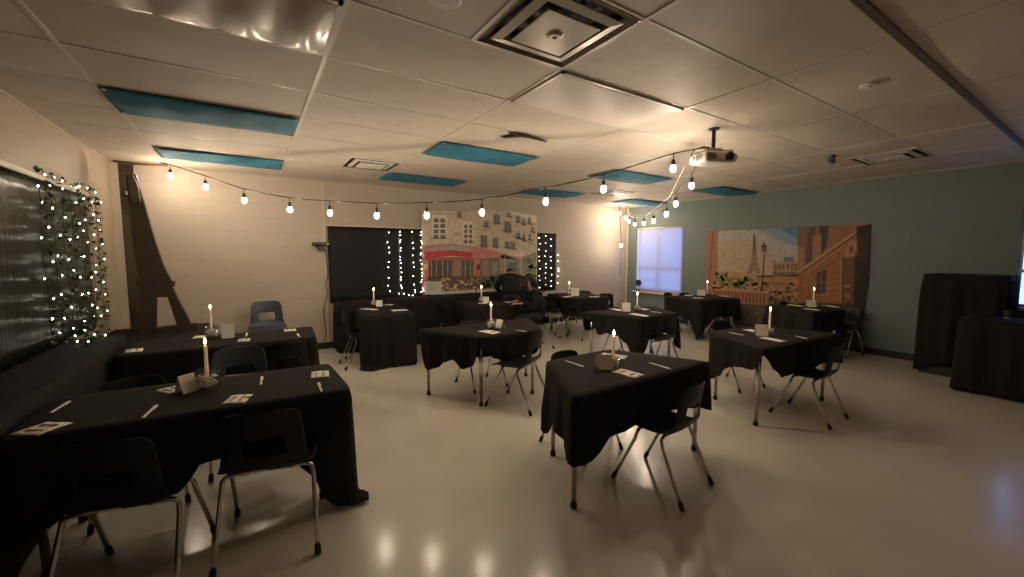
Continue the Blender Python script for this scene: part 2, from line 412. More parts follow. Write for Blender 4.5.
for k in range(5): v.box((-.17+k*.02, -.153, -.33), (-.158+k*.02, -.149, -.28))
v.build('front_grille', M['grille'], t)
MB().tube([(.08, -.14, -.305), (.08, -.175, -.305)], .042, 24).build('lens_barrel', M['dplast'], t, smooth=False)
MB().tube([(.08, -.174, -.305), (.08, -.179, -.305)], .032, 24).build('lens', M['lens'], t)
MB().tube([(0, .02, -.02), (.04, .03, -.06), (.035, .02, -.14), (0, .0, -.20), (-.10, .02, -.18), (-.20, .03, -.21), (-.25, .02, -.27), (-.21, .0, -.32)], .006, 8).build('cable', M['wire'], t, smooth=True)
MB().tube([(.01, .0, -.18), (.12, .05, -.22), (.21, .06, -.24), (.22, .02, -.29)], .005, 8).build('cable', M['wire'], t, smooth=True)

PJ.scale = (.82, .82, .86)
# ------------------------------------------------------------ strings of bulbs
def bulb_mesh():
    return MB().lathe([(.004, -.082), (.014, -.078), (.021, -.067), (.024, -.052), (.022, -.038), (.017, -.026), (.013, -.016)], n=16).mesh('bulb', M['bulb'], True)
BM = bulb_mesh()
SM = MB().lathe([(.015, -.022), (.018, -.018), (.018, .022), (.010, .030), (.004, .034)], n=12).mesh('socket', M['wire'])
def bulb_string(name, pts, bulbs, label, group=None, wm='wire'):
    """pts: where the wire runs; bulbs: points where a bulb hangs (centre of the bulb)"""
    t = thing(name, pts[0], 0, label, 'string lights', group)
    o0 = Vector(pts[0])
    # smooth the wire
    q = []
    P = [Vector(p) for p in pts]
    for i in range(len(P)-1):
        p0, p1, p2, p3 = P[max(i-1, 0)], P[i], P[i+1], P[min(i+2, len(P)-1)]
        for k in range(4):
            s = k/4
            q.append(.5*((2*p1)+(-p0+p2)*s+(2*p0-5*p1+4*p2-p3)*s*s+(-p0+3*p1-3*p2+p3)*s**3) - o0)
    q.append(P[-1]-o0)
    MB().tube(q, .006, 6).build('wire', M[wm], t, smooth=True)
    for c, l in bulbs:
        c = Vector(c)-o0
        MB().tube([c+Vector((0, 0, .08)), c+Vector((0, 0, .08+l))], .004, 6).build('drop_wire', M['wire'], t)
        s = bpy.data.objects.new('socket', SM); COL.objects.link(s); s.parent = t; s.location = c+Vector((0, 0, .062))
        b = bpy.data.objects.new('bulb', BM); COL.objects.link(b); b.parent = t; b.location = c+Vector((0, 0, .062))
    return t
S1 = [(-.76, 6.48, 2.42), (-.40, 6.11, 2.27), (-.02, 5.73, 2.10), (.41, 5.28, 1.98), (.77, 4.91, 1.93), (1.17, 4.50, 1.89), (1.57, 4.08, 1.88), (1.99, 3.65, 1.90), (2.44, 3.19, 1.99), (2.82, 2.80, 2.09), (3.24, 2.36, 2.25)]
lift = .145
w1 = [(-.86, 6.58, H-.015)] + [(x, y, z+lift) for x, y, z in S1] + [(3.47, 2.16, 2.44)]
bulb_string('string_lights', w1, [(p, lift-.08) for p in S1], 'long black string of warm bulbs sagging from the left corner to the projector')
S2 = [(3.82, 2.56, 2.18), (4.23, 3.03, 2.07), (4.59, 3.42, 2.00), (5.16, 4.07, 1.98), (5.76, 4.74, 2.01), (6.50, 5.57, 2.08), (7.15, 6.29, 2.21), (7.27, 6.50, 2.30)]
w2 = [(3.47, 2.16, 2.43)] + [(x, y, z+lift) for x, y, z in S2] + [(7.38, 6.55, H-.015)]
bulb_string('string_lights', w2, [(p, lift-.08) for p in S2], 'string of warm bulbs running from the projector back to the far window corner')
c3 = [aty(619.3, 214, 6.45), aty(619, 221, 6.45), aty(621, 246, 6.45)]
bulb_string('string_lights', [(c3[0].x, 6.45, H-.015), (c3[0].x, 6.45, c3[0].z+.1), (c3[2].x, 6.45, c3[2].z+.12), (c3[2].x+.01, 6.46, 1.35), (c3[2].x, 6.45, 1.0)], [(c, .02) for c in (c3[0], c3[2])],
            'short tail of two bulbs hanging straight down from the ceiling beside the far window')
o = MB().tube([(-1.30, 6.66, H-.03), (-1.05, 6.64, H-.04), (-.80, 6.60, H-.035)], .013, 8).build('wooden_rod', M['wood'], smooth=True)
tag(o, 'thin brown rod under the ceiling in the left corner holding the bulb string', 'rod')
wp = [(4.35, 3.20, 2.20), (4.8, 3.75, 2.13), (5.4, 4.4, 2.12), (6.1, 5.2, 2.2), (6.9, 6.1, 2.4), (7.4, 6.62, H-.012)]
o = MB().tube([(3.9, 2.7, 2.42)]+wp, .005, 6).build('loose_cable', M['wirew'], smooth=True)
tag(o, 'pale loose cable looping above the bulb string toward the far corner', 'cable')

# ------------------------------------------------------------ left wall: black covered board with lit ivy
t = thing('wall_board', (XL, 4.46, .73), 0, 'large board on the left wall covered in shiny black sheeting, with a cream frame', 'board')
y0, y1, zt = -1.9, 1.42, 1.36
MB().grid(lambda u, v: Vector((.026+.003*math.sin(u*37)+.002*math.sin(v*8+u*20), y0+.02+(y1-y0-.04)*u, .0+(zt-.02)*v)), 80, 12).build('black_sheeting', M['sheet'], t, smooth=True, solid=.003)
MB().box((.003, y0, 0), (.016, y1, zt)).build('backing_board', M['dplast'], t)
f = MB(); f.box((.002, y0, zt-.02), (.045, y1, zt+.022)); f.build('board_frame', M['frame'], t, bevel=.004)

LEAF = None
def leaves(pts, n, rad, seed, parent, size=.03):
    rr = random.Random(seed); b = MB()
    for k in range(n):
        i = rr.randrange(len(pts)-1); s = rr.random()
        c = Vector(pts[i]).lerp(Vector(pts[i+1]), s) + Vector((rr.uniform(0, rad), rr.uniform(-rad, rad), rr.uniform(-rad, rad)))
        q = Matrix.Rotation(rr.uniform(0, 6.3), 3, 'Z') @ Matrix.Rotation(rr.uniform(-1.2, 1.2), 3, 'X') @ Matrix.Rotation(rr.uniform(-1, 1), 3, 'Y')
        w = size*rr.uniform(.7, 1.3)
        out = [(0, -1, 0), (.7, -.55, .1), (.95, .1, .15), (.5, .3, .05), (0, 1.1, -.1), (-.5, .3, .05), (-.95, .1, .15), (-.7, -.55, .1)]
        vc = b.bm.verts.new(c + q @ Vector((0, 0, -.15*w)))
        vv = [b.bm.verts.new(c + q @ (Vector(p)*w*.6)) for p in out]
        for m in range(8): b.bm.faces.new((vc, vv[m], vv[(m+1) % 8]))
    return b.build('leaves', M['leaf'], parent, solid=.0008)
FB = MB().ball((0, 0, 0), .0055, 8, (1, 1, 1.3)).mesh('fairy_bulb', M['fairy'], True)
def strand(name, pts, n, jit, seed, label, group, nleaf=0, wire='wire', cat='fairy lights'):
    t = thing(name, pts[0], 0, label, cat, group); o0 = Vector(pts[0]); P = [Vector(p)-o0 for p in pts]
    rr = random.Random(seed)
    MB().tube(P, .0022, 5).build('wire', M[wire], t)
    if nleaf: leaves(P, nleaf, .045, seed, t)
    L = [0]
    for a, b in zip(P[:-1], P[1:]): L.append(L[-1]+(b-a).length)
    for k in range(n):
        s = (k+.5+rr.uniform(-.3, .3))/n*L[-1]
        i = max(q for q in range(len(L)-1) if L[q] <= s); c = P[i].lerp(P[i+1], (s-L[i])/(L[i+1]-L[i]))
        b = bpy.data.objects.new('fairy_bulb', FB); COL.objects.link(b); b.parent = t
        b.location = c + Vector((jit[0]*rr.uniform(.3, 1), jit[1]*rr.uniform(-1, 1), jit[2]*rr.uniform(-1, 1)))
    return t
names7 = ['first ivy strand from the left on the black board, thinly lit', 'second ivy strand on the black board, counted from its left side',
          'third ivy strand from the left on the black board', 'middle ivy strand on the black board', 'third ivy strand from the right on the black board',
          'ivy strand just inside the right edge of the black board', 'ivy strand hanging past the right edge of the black board onto the cream wall']
for k, y in enumerate((4.55, 4.77, 5.0, 5.22, 5.45, 5.68, 5.91)):
    rr = random.Random(k); x = XL+.075
    pts = [(x, y+rr.uniform(-.03, .03), 2.06 - s*(1.26)/6) for s in range(7)]
    if k in (1, 2, 3): pts.append((x+.12, y-.1, .79)); pts.append((x+.2, y-.22, .775))
    strand('ivy_garland', pts, 9, (.03, .07, .03), 30+k, 'lit '+names7[k], 'lit ivy strands on the left board', 60, 'wire', 'garland')
strand('ivy_garland', [(XL+.075, 4.42, 2.10), (XL+.08, 5.0, 2.08), (XL+.075, 5.5, 2.12), (XL+.07, 5.88, 2.10)], 9, (.03, .03, .02), 77, 'lit ivy strand laid along the top edge of the black board', 'lit ivy strands on the left board', 30, 'wire', 'garland')

# ------------------------------------------------------------ cloths, tables, chairs
def cloth(name, poly, top, drops, label, seed=0, flare=.10, group='black tablecloths', cat='tablecloth', mt='black', pool=1.0, fold=1.0):
    """poly counter-clockwise; drops: one list of hem drops per edge, evenly spaced from corner to corner"""
    rr = random.Random(seed); P = [Vector((x, y, 0)) for x, y in poly]; n = len(P)
    cx = sum((p for p in P), Vector())/n
    nor = []
    for i in range(n):
        e = P[(i+1) % n]-P[i]; nor.append(Vector((e.y, -e.x, 0)).normalized())
    ring = []      # (pos, normal, drop, cornerness)
    K = 26
    for i in range(n):
        a, b = P[i], P[(i+1) % n]; L = (b-a).length; rad = .03
        n0 = (nor[i-1]+nor[i]).normalized(); n1 = (nor[i]+nor[(i+1) % n]).normalized()
        for k in range(K):
            s = k/K; d = drops[i]; m = len(d)-1; f = s*m; j = int(f); g = f-j; g = g*g*(3-2*g)
            dr = d[j]*(1-g)+d[min(j+1, m)]*g
            ca = max(0, 1-s*L/.12); cb_ = max(0, 1-(1-s)*L/.12)
            nn = (nor[i] + n0*ca*1.5 + n1*cb_*1.5).normalized()
            pos = a.lerp(b, s)
            pull = -.012*(max(ca, cb_)**2)
            ring.append((pos+nn*pull, nn, dr, max(ca, cb_)))
    ph = [rr.uniform(0, 6.3) for _ in range(3)]
    M_ = 14; bm = bmesh.new(); rows = []
    tot = len(ring)
    for t in range(M_+1):
        row = []
        for k, (pos, nn, dr, c) in enumerate(ring):
            s = k/tot*2*PI; L = dr*t/M_
            w = (math.sin(s*9+ph[0])*.5+math.sin(s*17+ph[1])*.35+math.sin(s*31+ph[2])*.15)*fold
            if t == 0: out, z = 0, top
            else:
                edge = min(L, .012)
                hang = min(L, top-.014); ex = max(0, L-(top-.014))
                out = .010 + flare*(.35+.9*c)*hang*.6 + w*.035*min(1, hang/.3) + ex*.55*pool
                z = top - edge*.6 - max(0, hang-edge*.6) + (.018*abs(math.sin(ex*60+s*40)) if ex > 0 else 0)
                z = max(z, .008)
            row.append(bm.verts.new((pos.x+nn.x*out, pos.y+nn.y*out, z)))
        rows.append(row)
    for t in range(M_):
        for k in range(tot):
            bm.faces.new((rows[t][k], rows[t][(k+1) % tot], rows[t+1][(k+1) % tot], rows[t+1][k]))
    # top sheet: concentric rings with soft wrinkles and a fold line
    prev = rows[0]
    for q in (.85, .6, .3):
        cur = []
        for k, (pos, nn, dr, c) in enumerate(ring):
            p = cx.lerp(pos, q)
            cur.append(bm.verts.new((p.x, p.y, top+.0006*math.sin(p.x*30+ph[0])*math.sin(p.y*23+ph[1]))))
        for k in range(tot): bm.faces.new((prev[(k+1) % tot], prev[k], cur[k], cur[(k+1) % tot]))
        prev = cur
    bm.faces.new(prev)
    bmesh.ops.recalc_face_normals(bm, faces=bm.faces)
    me = bpy.data.meshes.new(name); bm.to_mesh(me); bm.free(); me.materials.append(M[mt])
    for p in me.polygons: p.use_smooth = True
    o = bpy.data.objects.new(name, me); COL.objects.link(o)
    q = o.modifiers.new('s', 'SOLIDIFY'); q.thickness = .003; q.offset = 1
    return tag(o, label, cat, group)

def table(poly, legs, label, top=TZ, group='school tables under black cloths'):
    n = len(poly); cx = sum(p[0] for p in poly)/n; cy = sum(p[1] for p in poly)/n
    t = thing('table', (cx, cy, 0), 0, label, 'table', group)
    z1 = top-.006
    MB().prism([(x-cx, y-cy) for x, y in poly], lambda x, y: Vector((x*.985, y*.985, z1-.028)), lambda x, y: Vector((x*.985, y*.985, z1))).build('tabletop', M['laminate'], t, bevel=.004)
    fr = MB()
    pts = [Vector((x-cx, y-cy, z1-.05)) for x, y in legs]
    for a, b in zip(pts, pts[1:]+pts[:1]): fr.tube([a, b], .012, 6)
    fr.build('under_frame', M['dplast'], t)
    for x, y in legs:
        l = MB().tube([(x-cx, y-cy, .0+.02), (x-cx, y-cy, .30), (x-cx, y-cy, .302), (x-cx, y-cy, z1-.03)], [.017, .017, .021, .021], 12).build('leg', M['chrome'], t, smooth=True)
        MB().lathe([(.019, 0), (.021, .004), (.021, .03), (.017, .034)], (x-cx, y-cy, 0), 12).build('foot_cap', M['rubber'], l)
    return t

def trap(cx, y0, y1, flip=False, wl=1.42, ws=.74):
    """trapezoid top: long side at y0 unless flip"""
    a, b = (ws, wl) if flip else (wl, ws)
    return [(cx-a/2, y0), (cx+a/2, y0), (cx+b/2, y1), (cx-b/2, y1)]

# chair prototype (faces +y): moulded shell with a hand hole, four chrome legs
PROF = [(.195, .372), (.188, .392), (.165, .402), (.10, .402), (.02, .396), (-.06, .396), (-.12, .402), (-.155, .418), (-.176, .448), (-.186, .490), (-.193, .530), (-.200, .575), (-.208, .62), (-.217, .665), (-.226, .70), (-.230, .712)]
WID = [.17, .185, .195, .20, .20, .20, .198, .190, .178, .170, .165, .163, .160, .155, .146, .130]
def chair_shell():
    b = MB(); n = len(PROF)-1; nx = 12
    def fn(u, v):
        i = min(n, round(u*n)); y, z = PROF[i]; s = 2*v-1; w = WID[i]
        back = max(0, (i-7)/8)
        zz = z + (0.012*s*s if i < 8 else 0)
        yy = y + (.035*s*s if i >= 7 else 0) * min(1, (i-6)/4 if i > 6 else 0)
        if i >= n-1: zz -= .012*abs(s)**4
        return Vector((s*w, yy, zz))
    b.grid(fn, n, nx, skip=lambda i, j: 9 <= i <= 10 and 3 <= j <= 8)
    return b
def make_chair(shell, label):
    t = thing('school_chair', (0, 0, 0), 0, label, 'chair', 'plastic school chairs')
    o = chair_shell().build('seat_shell', M[shell], t, smooth=True, solid=.006, subd=1, off=0)
    for sx in (-1, 1):
        for fy in (-1, 1):
            foot = Vector((sx*.205, fy*.235, .012)); top = Vector((sx*.188, .035+fy*.045 if fy > 0 else -.085, .345))
            pts = [foot, foot.lerp(top, .5), foot.lerp(top, .93), top+Vector((-sx*.004, 0, .018)), top+Vector((-sx*.014, 0, .030)), top+Vector((-sx*.034, 0, .037)), Vector((0, top.y, .385))]
            l = MB().tube(pts, .0105, 10).build('leg', M['chrome'], t, smooth=True)
            d = (top-foot).normalized()
            MB().tube([foot-d*.010, foot+d*.03], .0145, 10).build('foot_cap', M['rubber'], l, smooth=False)
    for sx in (-.09, .09):
        for y in (-.075, .08): MB().box((sx-.012, y-.014, .372), (sx+.012, y+.014, .392)).build('seat_clip', M['rubber'], t)
    return t
CH = {}
def chair(x, y, deg, label, s=1.0, shell='shell'):
    if shell not in CH:
        CH[shell] = make_chair(shell, label); c = CH[shell]
    else: c = copy_tree(CH[shell]); c['label'] = label
    c.location = (x, y, 0); c.rotation_euler = (0, 0, R(deg)); c.scale = (s, s, s)
    return c

# ---- items on tables
def napkin(p, q, wid, label, prints=True, lift=.003, top=TZ):
    """a folded napkin from p to q (plan points), with two bronze pieces of cutlery printed on it"""
    p = Vector((p[0], p[1], 0)); q = Vector((q[0], q[1], 0)); d = q-p; L = d.length; a = math.atan2(d.y, d.x); c = (p+q)/2
    t = thing('napkin', (c.x, c.y, top+lift), a, label, 'napkin', 'white napkins')
    nb = MB(); nb.grid(lambda u, v: Vector((L*(u-.5), wid*(v-.5), .0025+.0015*math.sin(u*5)+.001*math.sin(v*7))), 8, 6)
    nb.build('paper', M['paper'], t, smooth=True, solid=.0025)
    if prints:
        for sx in (-.2, .2):
            b = MB(); b.tube([(L*sx, -wid*.30, .006), (L*sx, wid*.1, .006)], .0035, 6); b.ball((L*sx, wid*.22, .006), .011, 8, (1, 1.5, .18))
            b.build('cutlery_print', M['gold'], t)
def knife(p, q, label, top=TZ):
    p = Vector((p[0], p[1], 0)); q = Vector((q[0], q[1], 0)); d = q-p; L = min(max(d.length, .12), .19); a = math.atan2(d.y, d.x); c = (p+q)/2
    o = MB().prism([(-L/2, -.005), (L*.1, -.006), (L*.15, -.010), (L*.45, -.009), (L/2, .002), (L*.4, .008), (L*.12, .006), (-L/2, .006)],
                   lambda x, y: Vector((x, y, 0)), lambda x, y: Vector((x, y, .004))).build('plastic_knife', M['paper'])
    o.location = (c.x, c.y, top+.0045); o.rotation_euler = (0, 0, a)
    tag(o, label, 'knife', 'white plastic knives')
def candle_set(x, y, name, h=.30, s=1.0, top=TZ, lean=0):
    z = top+.004
    t = thing('candle_jar', (x, y, z), 0, 'clear glass jar of pebbles holding the candle on '+name, 'jar', 'glass candle jars')
    r, hh = .052*s, .10*s
    MB().lathe([(r*.9, 0), (r, .006), (r, hh), (r-.003, hh), (r-.003, .008), (.001, .007)], n=28, capb=True, capt=False).build('glass', M['glass'], t, smooth=True)
    rr = random.Random(int(x*100)); b = MB()
    for k in range(70):
        a = rr.uniform(0, 6.3); q = (r-.014)*math.sqrt(rr.random()); b.ball((q*math.cos(a), q*math.sin(a), rr.uniform(.016, hh*.68)), rr.uniform(.007, .011), 6, (1, 1, .8))
    tag(b.build('pebbles', M['crystal'], t), kind='stuff')
    c = thing('taper_candle', (x, y, z+.02), 0, 'lit ivory taper candle standing in the jar on '+name, 'candle', 'lit taper candles')
    hz = h-.03
    MB().lathe([(.011, 0), (.0095, hz*.5), (.008, hz-.004), (.005, hz)], n=12).build('stick', M['wax'], c, smooth=True)
    MB().tube([(0, 0, hz-.002), (.001, 0, hz+.010)], .0012, 5).build('wick', M['rubber'], c)
    MB().lathe([(.001, hz+.005), (.0055, hz+.012), (.0072, hz+.020), (.005, hz+.030), (.002, hz+.039), (.0005, hz+.043)], n=10).build('flame', M['flame'], c, smooth=True)
    c.rotation_euler = (0, R(lean), 0)
def tent(x, y, deg, label, w=.10, h=.11, top=TZ, m='card'):
    t = MB(); 
    prof = [(-.035, 0), (0, h), (.035, 0), (.032, 0), (0, h-.005), (-.032, 0)]
    t.prism(prof, lambda a, b: Vector((-w/2, a, b)), lambda a, b: Vector((w/2, a, b)))
    o = t.build('tent_card', M[m]); o.location = (x, y, top+.004); o.rotation_euler = (0, 0, R(deg))
    tag(o, label, 'card', 'folded table cards')
def XY(u, v): p = atz(u, v, TZ); return (p.x, p.y)

# ---- T1 central foreground
T1 = 'the foreground table right of centre'
P1 = trap(2.17, 1.67, 2.33)
P1 = [(1.465, 1.655), (2.84, 1.70), (2.50, 2.38), (1.82, 2.36)]
table(P1, [(1.55, 1.73), (2.80, 1.77), (2.46, 2.30), (1.84, 2.29)], 'trapezoid table with steel legs nearest the camera right of centre')
cloth('tablecloth', P1, TZ, [[.38, .36, .30, .27, .27, .27, .28, .30, .34], [.38, .30, .34, .38], [.36, .28, .26, .24, .24, .26, .30, .36], [.40, .48, .34, .30, .34, .38]],
      'black cloth with a long drooping front corner on the foreground table right of centre', 1)
chair(2.23, 1.63, 9, 'navy school chair pushed up to the front of the foreground table right of centre')
chair(2.12, 2.30, 184, 'navy chair behind the foreground table, only its rounded back top showing')
# ---- T2 right
T2 = 'the right-hand foreground table'
P2 = [(3.60, 1.68), (4.98, 1.60), (4.72, 2.28), (3.96, 2.38)]
table(P2, [(3.67, 1.75), (4.88, 1.70), (4.62, 2.22), (3.99, 2.31)], 'trapezoid table with a bare front steel leg, right-hand foreground')
cloth('tablecloth', P2, TZ, [[.05, .20, .28, .27, .27, .26, .26, .25, .26, .27, .30], [.30, .28, .30], [.30, .25, .24, .25, .28, .30], [.46, .46, .40, .28, .24, .22, .21, .05]],
      'black cloth on the right-hand table, pulled back from the bare front leg', 2)
chair(4.31, 1.60, 2, 'navy chair on splayed chrome legs at the front of the right-hand foreground table')
chair(4.62, 2.47, 172, 'navy chair at the far left side of the right-hand foreground table')
# ---- T3 left of centre
T3 = 'the table before the two people'
P3 = [(1.84, 3.38), (2.56, 3.40), (2.88, 4.10), (1.48, 4.10)]
table(P3, [(1.86, 3.45), (2.49, 3.46), (2.79, 4.02), (1.54, 4.03)], 'trapezoid table with three bare steel legs in front of the two people')
cloth('tablecloth', P3, TZ, [[.05, .22, .26, .24, .24, .24, .10], [.10, .26, .26, .24], [.25, .25, .24, .24, .25, .25], [.07, .42, .38, .30, .26, .34, .30, .06]],
      'black cloth with a sagging left side on the table before the two people', 3)
chair(2.20, 3.30, 28, 'navy chair turned sideways in front of the table before the two people', 1.05)
chair(2.17, 4.02, 180, 'navy chair behind the table before the two people')
# ---- T4 middle
T4 = 'the middle table behind the foreground one'
P4 = [(4.06, 3.42), (4.80, 3.34), (5.16, 4.04), (3.80, 4.12)]
table(P4, [(4.14, 3.50), (4.74, 3.42), (5.06, 3.97), (3.90, 4.04)], 'trapezoid table in the middle of the room, one steel leg bare on its left')
cloth('tablecloth', P4, TZ, [[.62, .50, .26, .24, .24, .28, .48], [.48, .28, .26, .26], [.26, .24, .24, .26], [.06, .10, .28, .24, .26, .34, .58]],
      'black cloth with a deep point at its near corner on the middle table', 4)
chair(4.45, 3.40, -6, 'navy chair at the near right side of the middle table')
chair(4.50, 4.02, 183, 'navy chair behind the middle table, by the white card')

# ---- T5 long cloth by the blackboard
P5 = [(1.18, 5.34), (1.82, 5.22), (1.95, 6.42), (1.32, 6.50)]
table(P5, [(1.25, 5.42), (1.76, 5.32), (1.88, 6.34), (1.38, 6.42)], 'table under a floor-length black cloth by the covered blackboard')
cloth('tablecloth', P5, TZ, [[.82, .84, .74, .70, .66, .66, .68], [.68, .66, .66, .66], [.4, .3, .3, .4], [.5, .25, .25, .25, .25, .5, .82]],
      'black cloth reaching the floor, its corner trailing, on the table by the blackboard', 5, flare=.05)
chair(1.21, 5.66, -90, 'navy chair left of the floor-length cloth, the nearer one')
chair(1.32, 6.26, -90, 'navy chair left of the floor-length cloth, the farther one')
# ---- T6 with the two people
P6 = [(2.72, 5.38), (3.55, 5.30), (3.66, 6.10), (2.86, 6.20)]
table(P6, [(2.80, 5.46), (3.48, 5.38), (3.58, 6.02), (2.94, 6.12)], 'table where the two people in black stand and sit')
cloth('tablecloth', P6, TZ, [[.66, .64, .60, .58, .60, .64, .62], [.50, .25, .24, .25, .3], [.3, .25, .3], [.4, .25, .25, .4, .62]], 'long black cloth on the table with the two people', 6, flare=.05)
chair(2.66, 5.92, -86, 'navy chair left of the table with the two people')
chair(3.80, 5.22, 78, 'navy chair the person in the dark jacket sits on')
# ---- T7
P7 = [(4.72, 5.55), (5.50, 5.28), (5.82, 6.22), (5.02, 6.48)]
table(P7, [(4.80, 5.60), (5.45, 5.38), (5.73, 6.18), (5.06, 6.38)], 'far table by the pale wall right of the people')
cloth('tablecloth', P7, TZ, [[.36, .25, .25, .30, .36, .34, .30], [.30, .26, .3], [.3, .3, .3], [.3, .25, .25, .25, .40]], 'black cloth on the far table by the pale wall', 7)
chair(4.86, 5.44, -62, 'navy chair at the near left corner of the far table by the pale wall')
chair(4.84, 6.05, -72, 'navy chair left of the far table by the pale wall, nearest the people')
chair(5.80, 6.36, 110, 'navy chair behind the white card at the far table by the pale wall')
chair(5.78, 5.72, 108, 'navy chair at the right end of the far table by the pale wall')
# ---- T8 under the far window
P8 = [(6.48, 4.10), (7.35, 3.88), (7.62, 4.62), (6.62, 4.90)]
table(P8, [(6.56, 4.18), (7.28, 3.98), (7.52, 4.55), (6.68, 4.80)], 'far right table under the shaded window')
cloth('tablecloth', P8, TZ, [[.66, .44, .26, .25, .28, .36], [.40, .36, .34], [.34, .3, .26, .3], [.34, .30, .34, .38, .66]], 'black cloth with one corner nearly on the floor, far right table under the window', 8)
chair(7.14, 5.02, 186, 'navy chair under the lower left corner of the far window')
chair(7.38, 4.84, 176, 'navy chair right of the one under the far window')
chair(6.98, 3.98, 10, 'navy chair with chrome legs at the near side of the table under the far window')
# ---- T9 in front of the street mural
P9 = [(6.42, 2.40), (7.10, 2.26), (7.38, 2.92), (6.66, 3.12)]
table(P9, [(6.50, 2.46), (7.03, 2.35), (7.28, 2.87), (6.72, 3.04)], 'table in front of the street backdrop on the green wall')
cloth('tablecloth', P9, TZ, [[.60, .50, .46, .36, .26, .26, .4], [.4, .3, .4], [.4, .3, .3, .3], [.3, .36, .5, .60]], 'black cloth on the table in front of the street backdrop', 9)
chair(7.40, 2.40, 82, 'navy chair with slanting chrome legs at the right of the table by the street backdrop')
chair(7.45, 3.02, 184, 'navy chair behind the table by the street backdrop, a low dark hump against it')

# ---- A near left table
PA = [(-.93, 2.56), (.47, 2.47), (.45, 3.16), (-.93, 3.20)]
table(PA, [(-.85, 2.64), (.40, 2.55), (.38, 3.08), (-.85, 3.12)], 'long table at the left foreground, nearest the camera')
cloth('tablecloth', PA, TZ, [[.50, .42, .30, .27, .27, .27, .26, .26, .28, .40, .66, .84], [.84, .50, .36, .40], [.36, .26, .26, .26, .36], [.36, .36]], 'black cloth on the left foreground table, its corner bunched on the floor', 11, flare=.06)
chair(0.05, 2.42, -10, 'navy chair seen from behind at the left foreground table, the right one of two', 1.07)
chair(-.49, 2.40, -12, 'navy chair seen from behind at the left foreground table, in the bottom left corner', 1.07)
chair(-.08, 3.50, 186, 'dusty blue chair facing us behind the left foreground table', 1.10, 'shellb')
chair(-.62, 3.22, 190, 'navy chair low behind the left foreground table, near the left counter', 1.0)
# ---- B second left table
PB = [(-.92, 4.24), (.50, 4.24), (.54, 4.90), (-.92, 4.86)]
table(PB, [(-.84, 4.32), (.42, 4.32), (.46, 4.82), (-.84, 4.78)], 'second long table at the left, behind the foreground one')
cloth('tablecloth', PB, TZ, [[.4, .3, .26, .26, .26, .4, .60], [.60, .52, .50], [.4, .3, .3, .4], [.4, .4]], 'black cloth on the second left table', 12, flare=.06)
chair(.22, 4.09, 0, 'navy chair with its back to us at the second left table', 1.06)
chair(.17, 6.38, 180, 'blue chair against the cream back wall behind the second left table', 1.17, 'shellb')

# ------------------------------------------------------------ table settings
candle_set(*XY(208, 389), 'the left foreground table', 0.272, 1.15)
candle_set(*XY(212, 338), 'the second left table', 0.282, 1.15)
candle_set(*XY(613, 368), 'the foreground table right of centre', 0.232)
candle_set(*XY(769, 336), 'the right-hand foreground table', 0.252)
candle_set(*XY(491, 328.5), 'the table before the two people', 0.242)
candle_set(*XY(637, 311), 'the middle table', 0.232)
candle_set(*XY(374, 306), 'the table by the blackboard', 0.242)
candle_set(*XY(481.5, 302.5), 'the table with the two people', 0.242)
candle_set(*XY(569, 295), 'the far table by the pale wall', 0.222)
candle_set(*XY(707, 295), 'the table under the far window', 0.242)
candle_set(*XY(813, 305), 'the table by the street backdrop', 0.242)

def nap(c1, c2, w, lab, prints=True): napkin(XY(*c1), XY(*c2), w, 'white napkin '+lab, prints)
nap((24, 436), (60, 423), .13, 'at the left end of the left foreground table, nearest the board')
nap((162, 393), (181, 388), .13, 'beside the folded card on the left foreground table')
nap((226, 401), (249, 399), .14, 'in front of the candle jar on the left foreground table')
nap((311, 376), (329, 374), .15, 'at the right end of the left foreground table')
nap((125, 352), (143, 350), .14, 'at the left end of the second left table')
nap((193, 338), (205, 337), .13, 'left of the jar on the second left table', False)
nap((238, 341), (250, 340), .13, 'in front of the card on the second left table')
nap((284, 331), (296, 330), .13, 'at the right end of the second left table')
nap((616, 371), (640, 377), .11, 'in front of the jar on the foreground table right of centre')
nap((601, 355), (626, 358), .11, 'behind the jar on the foreground table right of centre', False)
nap((762, 338), (784, 342), .10, 'in front of the jar on the right-hand foreground table', False)
nap((746, 330), (757, 332), .10, 'behind the card on the right-hand foreground table', False)
nap((482, 331), (497, 333.5), .12, 'in front of the jar on the table before the two people')
nap((612, 309), (622, 311), .10, 'left of the card on the middle table', False)
nap((631, 314), (647, 316.5), .10, 'in front of the jar on the middle table', False)
nap((640, 309), (648, 310), .10, 'behind the jar on the middle table', False)
nap((362, 309), (377, 310), .10, 'left of the jar at the front of the table by the blackboard', False)
nap((392, 311), (407, 310), .14, 'at the near right corner of the table by the blackboard', False)
nap((351, 304), (364, 304), .10, 'at the far left side of the table by the blackboard', False)
nap((384, 305), (393, 305), .10, 'behind the jar on the table by the blackboard', False)
nap((458, 297), (468, 296.5), .10, 'at the far left of the table with the two people', False)
nap((478, 303.5), (487, 303.5), .10, 'in front of the jar on the table with the two people', False)
nap((505, 302.5), (517, 302), .10, 'in front of the bent person', False)
nap((545, 293), (554, 293), .10, 'at the far left of the far table by the pale wall', False)
nap((558, 291.5), (566, 291.5), .10, 'against the lit black strip side of the far table by the pale wall', False)
nap((564, 297.5), (572, 296), .10, 'in front of the card on the far table by the pale wall', False)
nap((590, 297), (599, 297), .10, 'at the right end of the far table by the pale wall', False)
nap((685, 295.5), (693, 295.7), .10, 'at the left of the table under the far window', False)
nap((693, 298), (703, 298.5), .10, 'at the front of the table under the far window', False)
nap((720, 296), (730, 297), .10, 'at the right of the table under the far window', False)
nap((788, 305), (803, 306.5), .10, 'left of the jar on the table by the street backdrop', False)
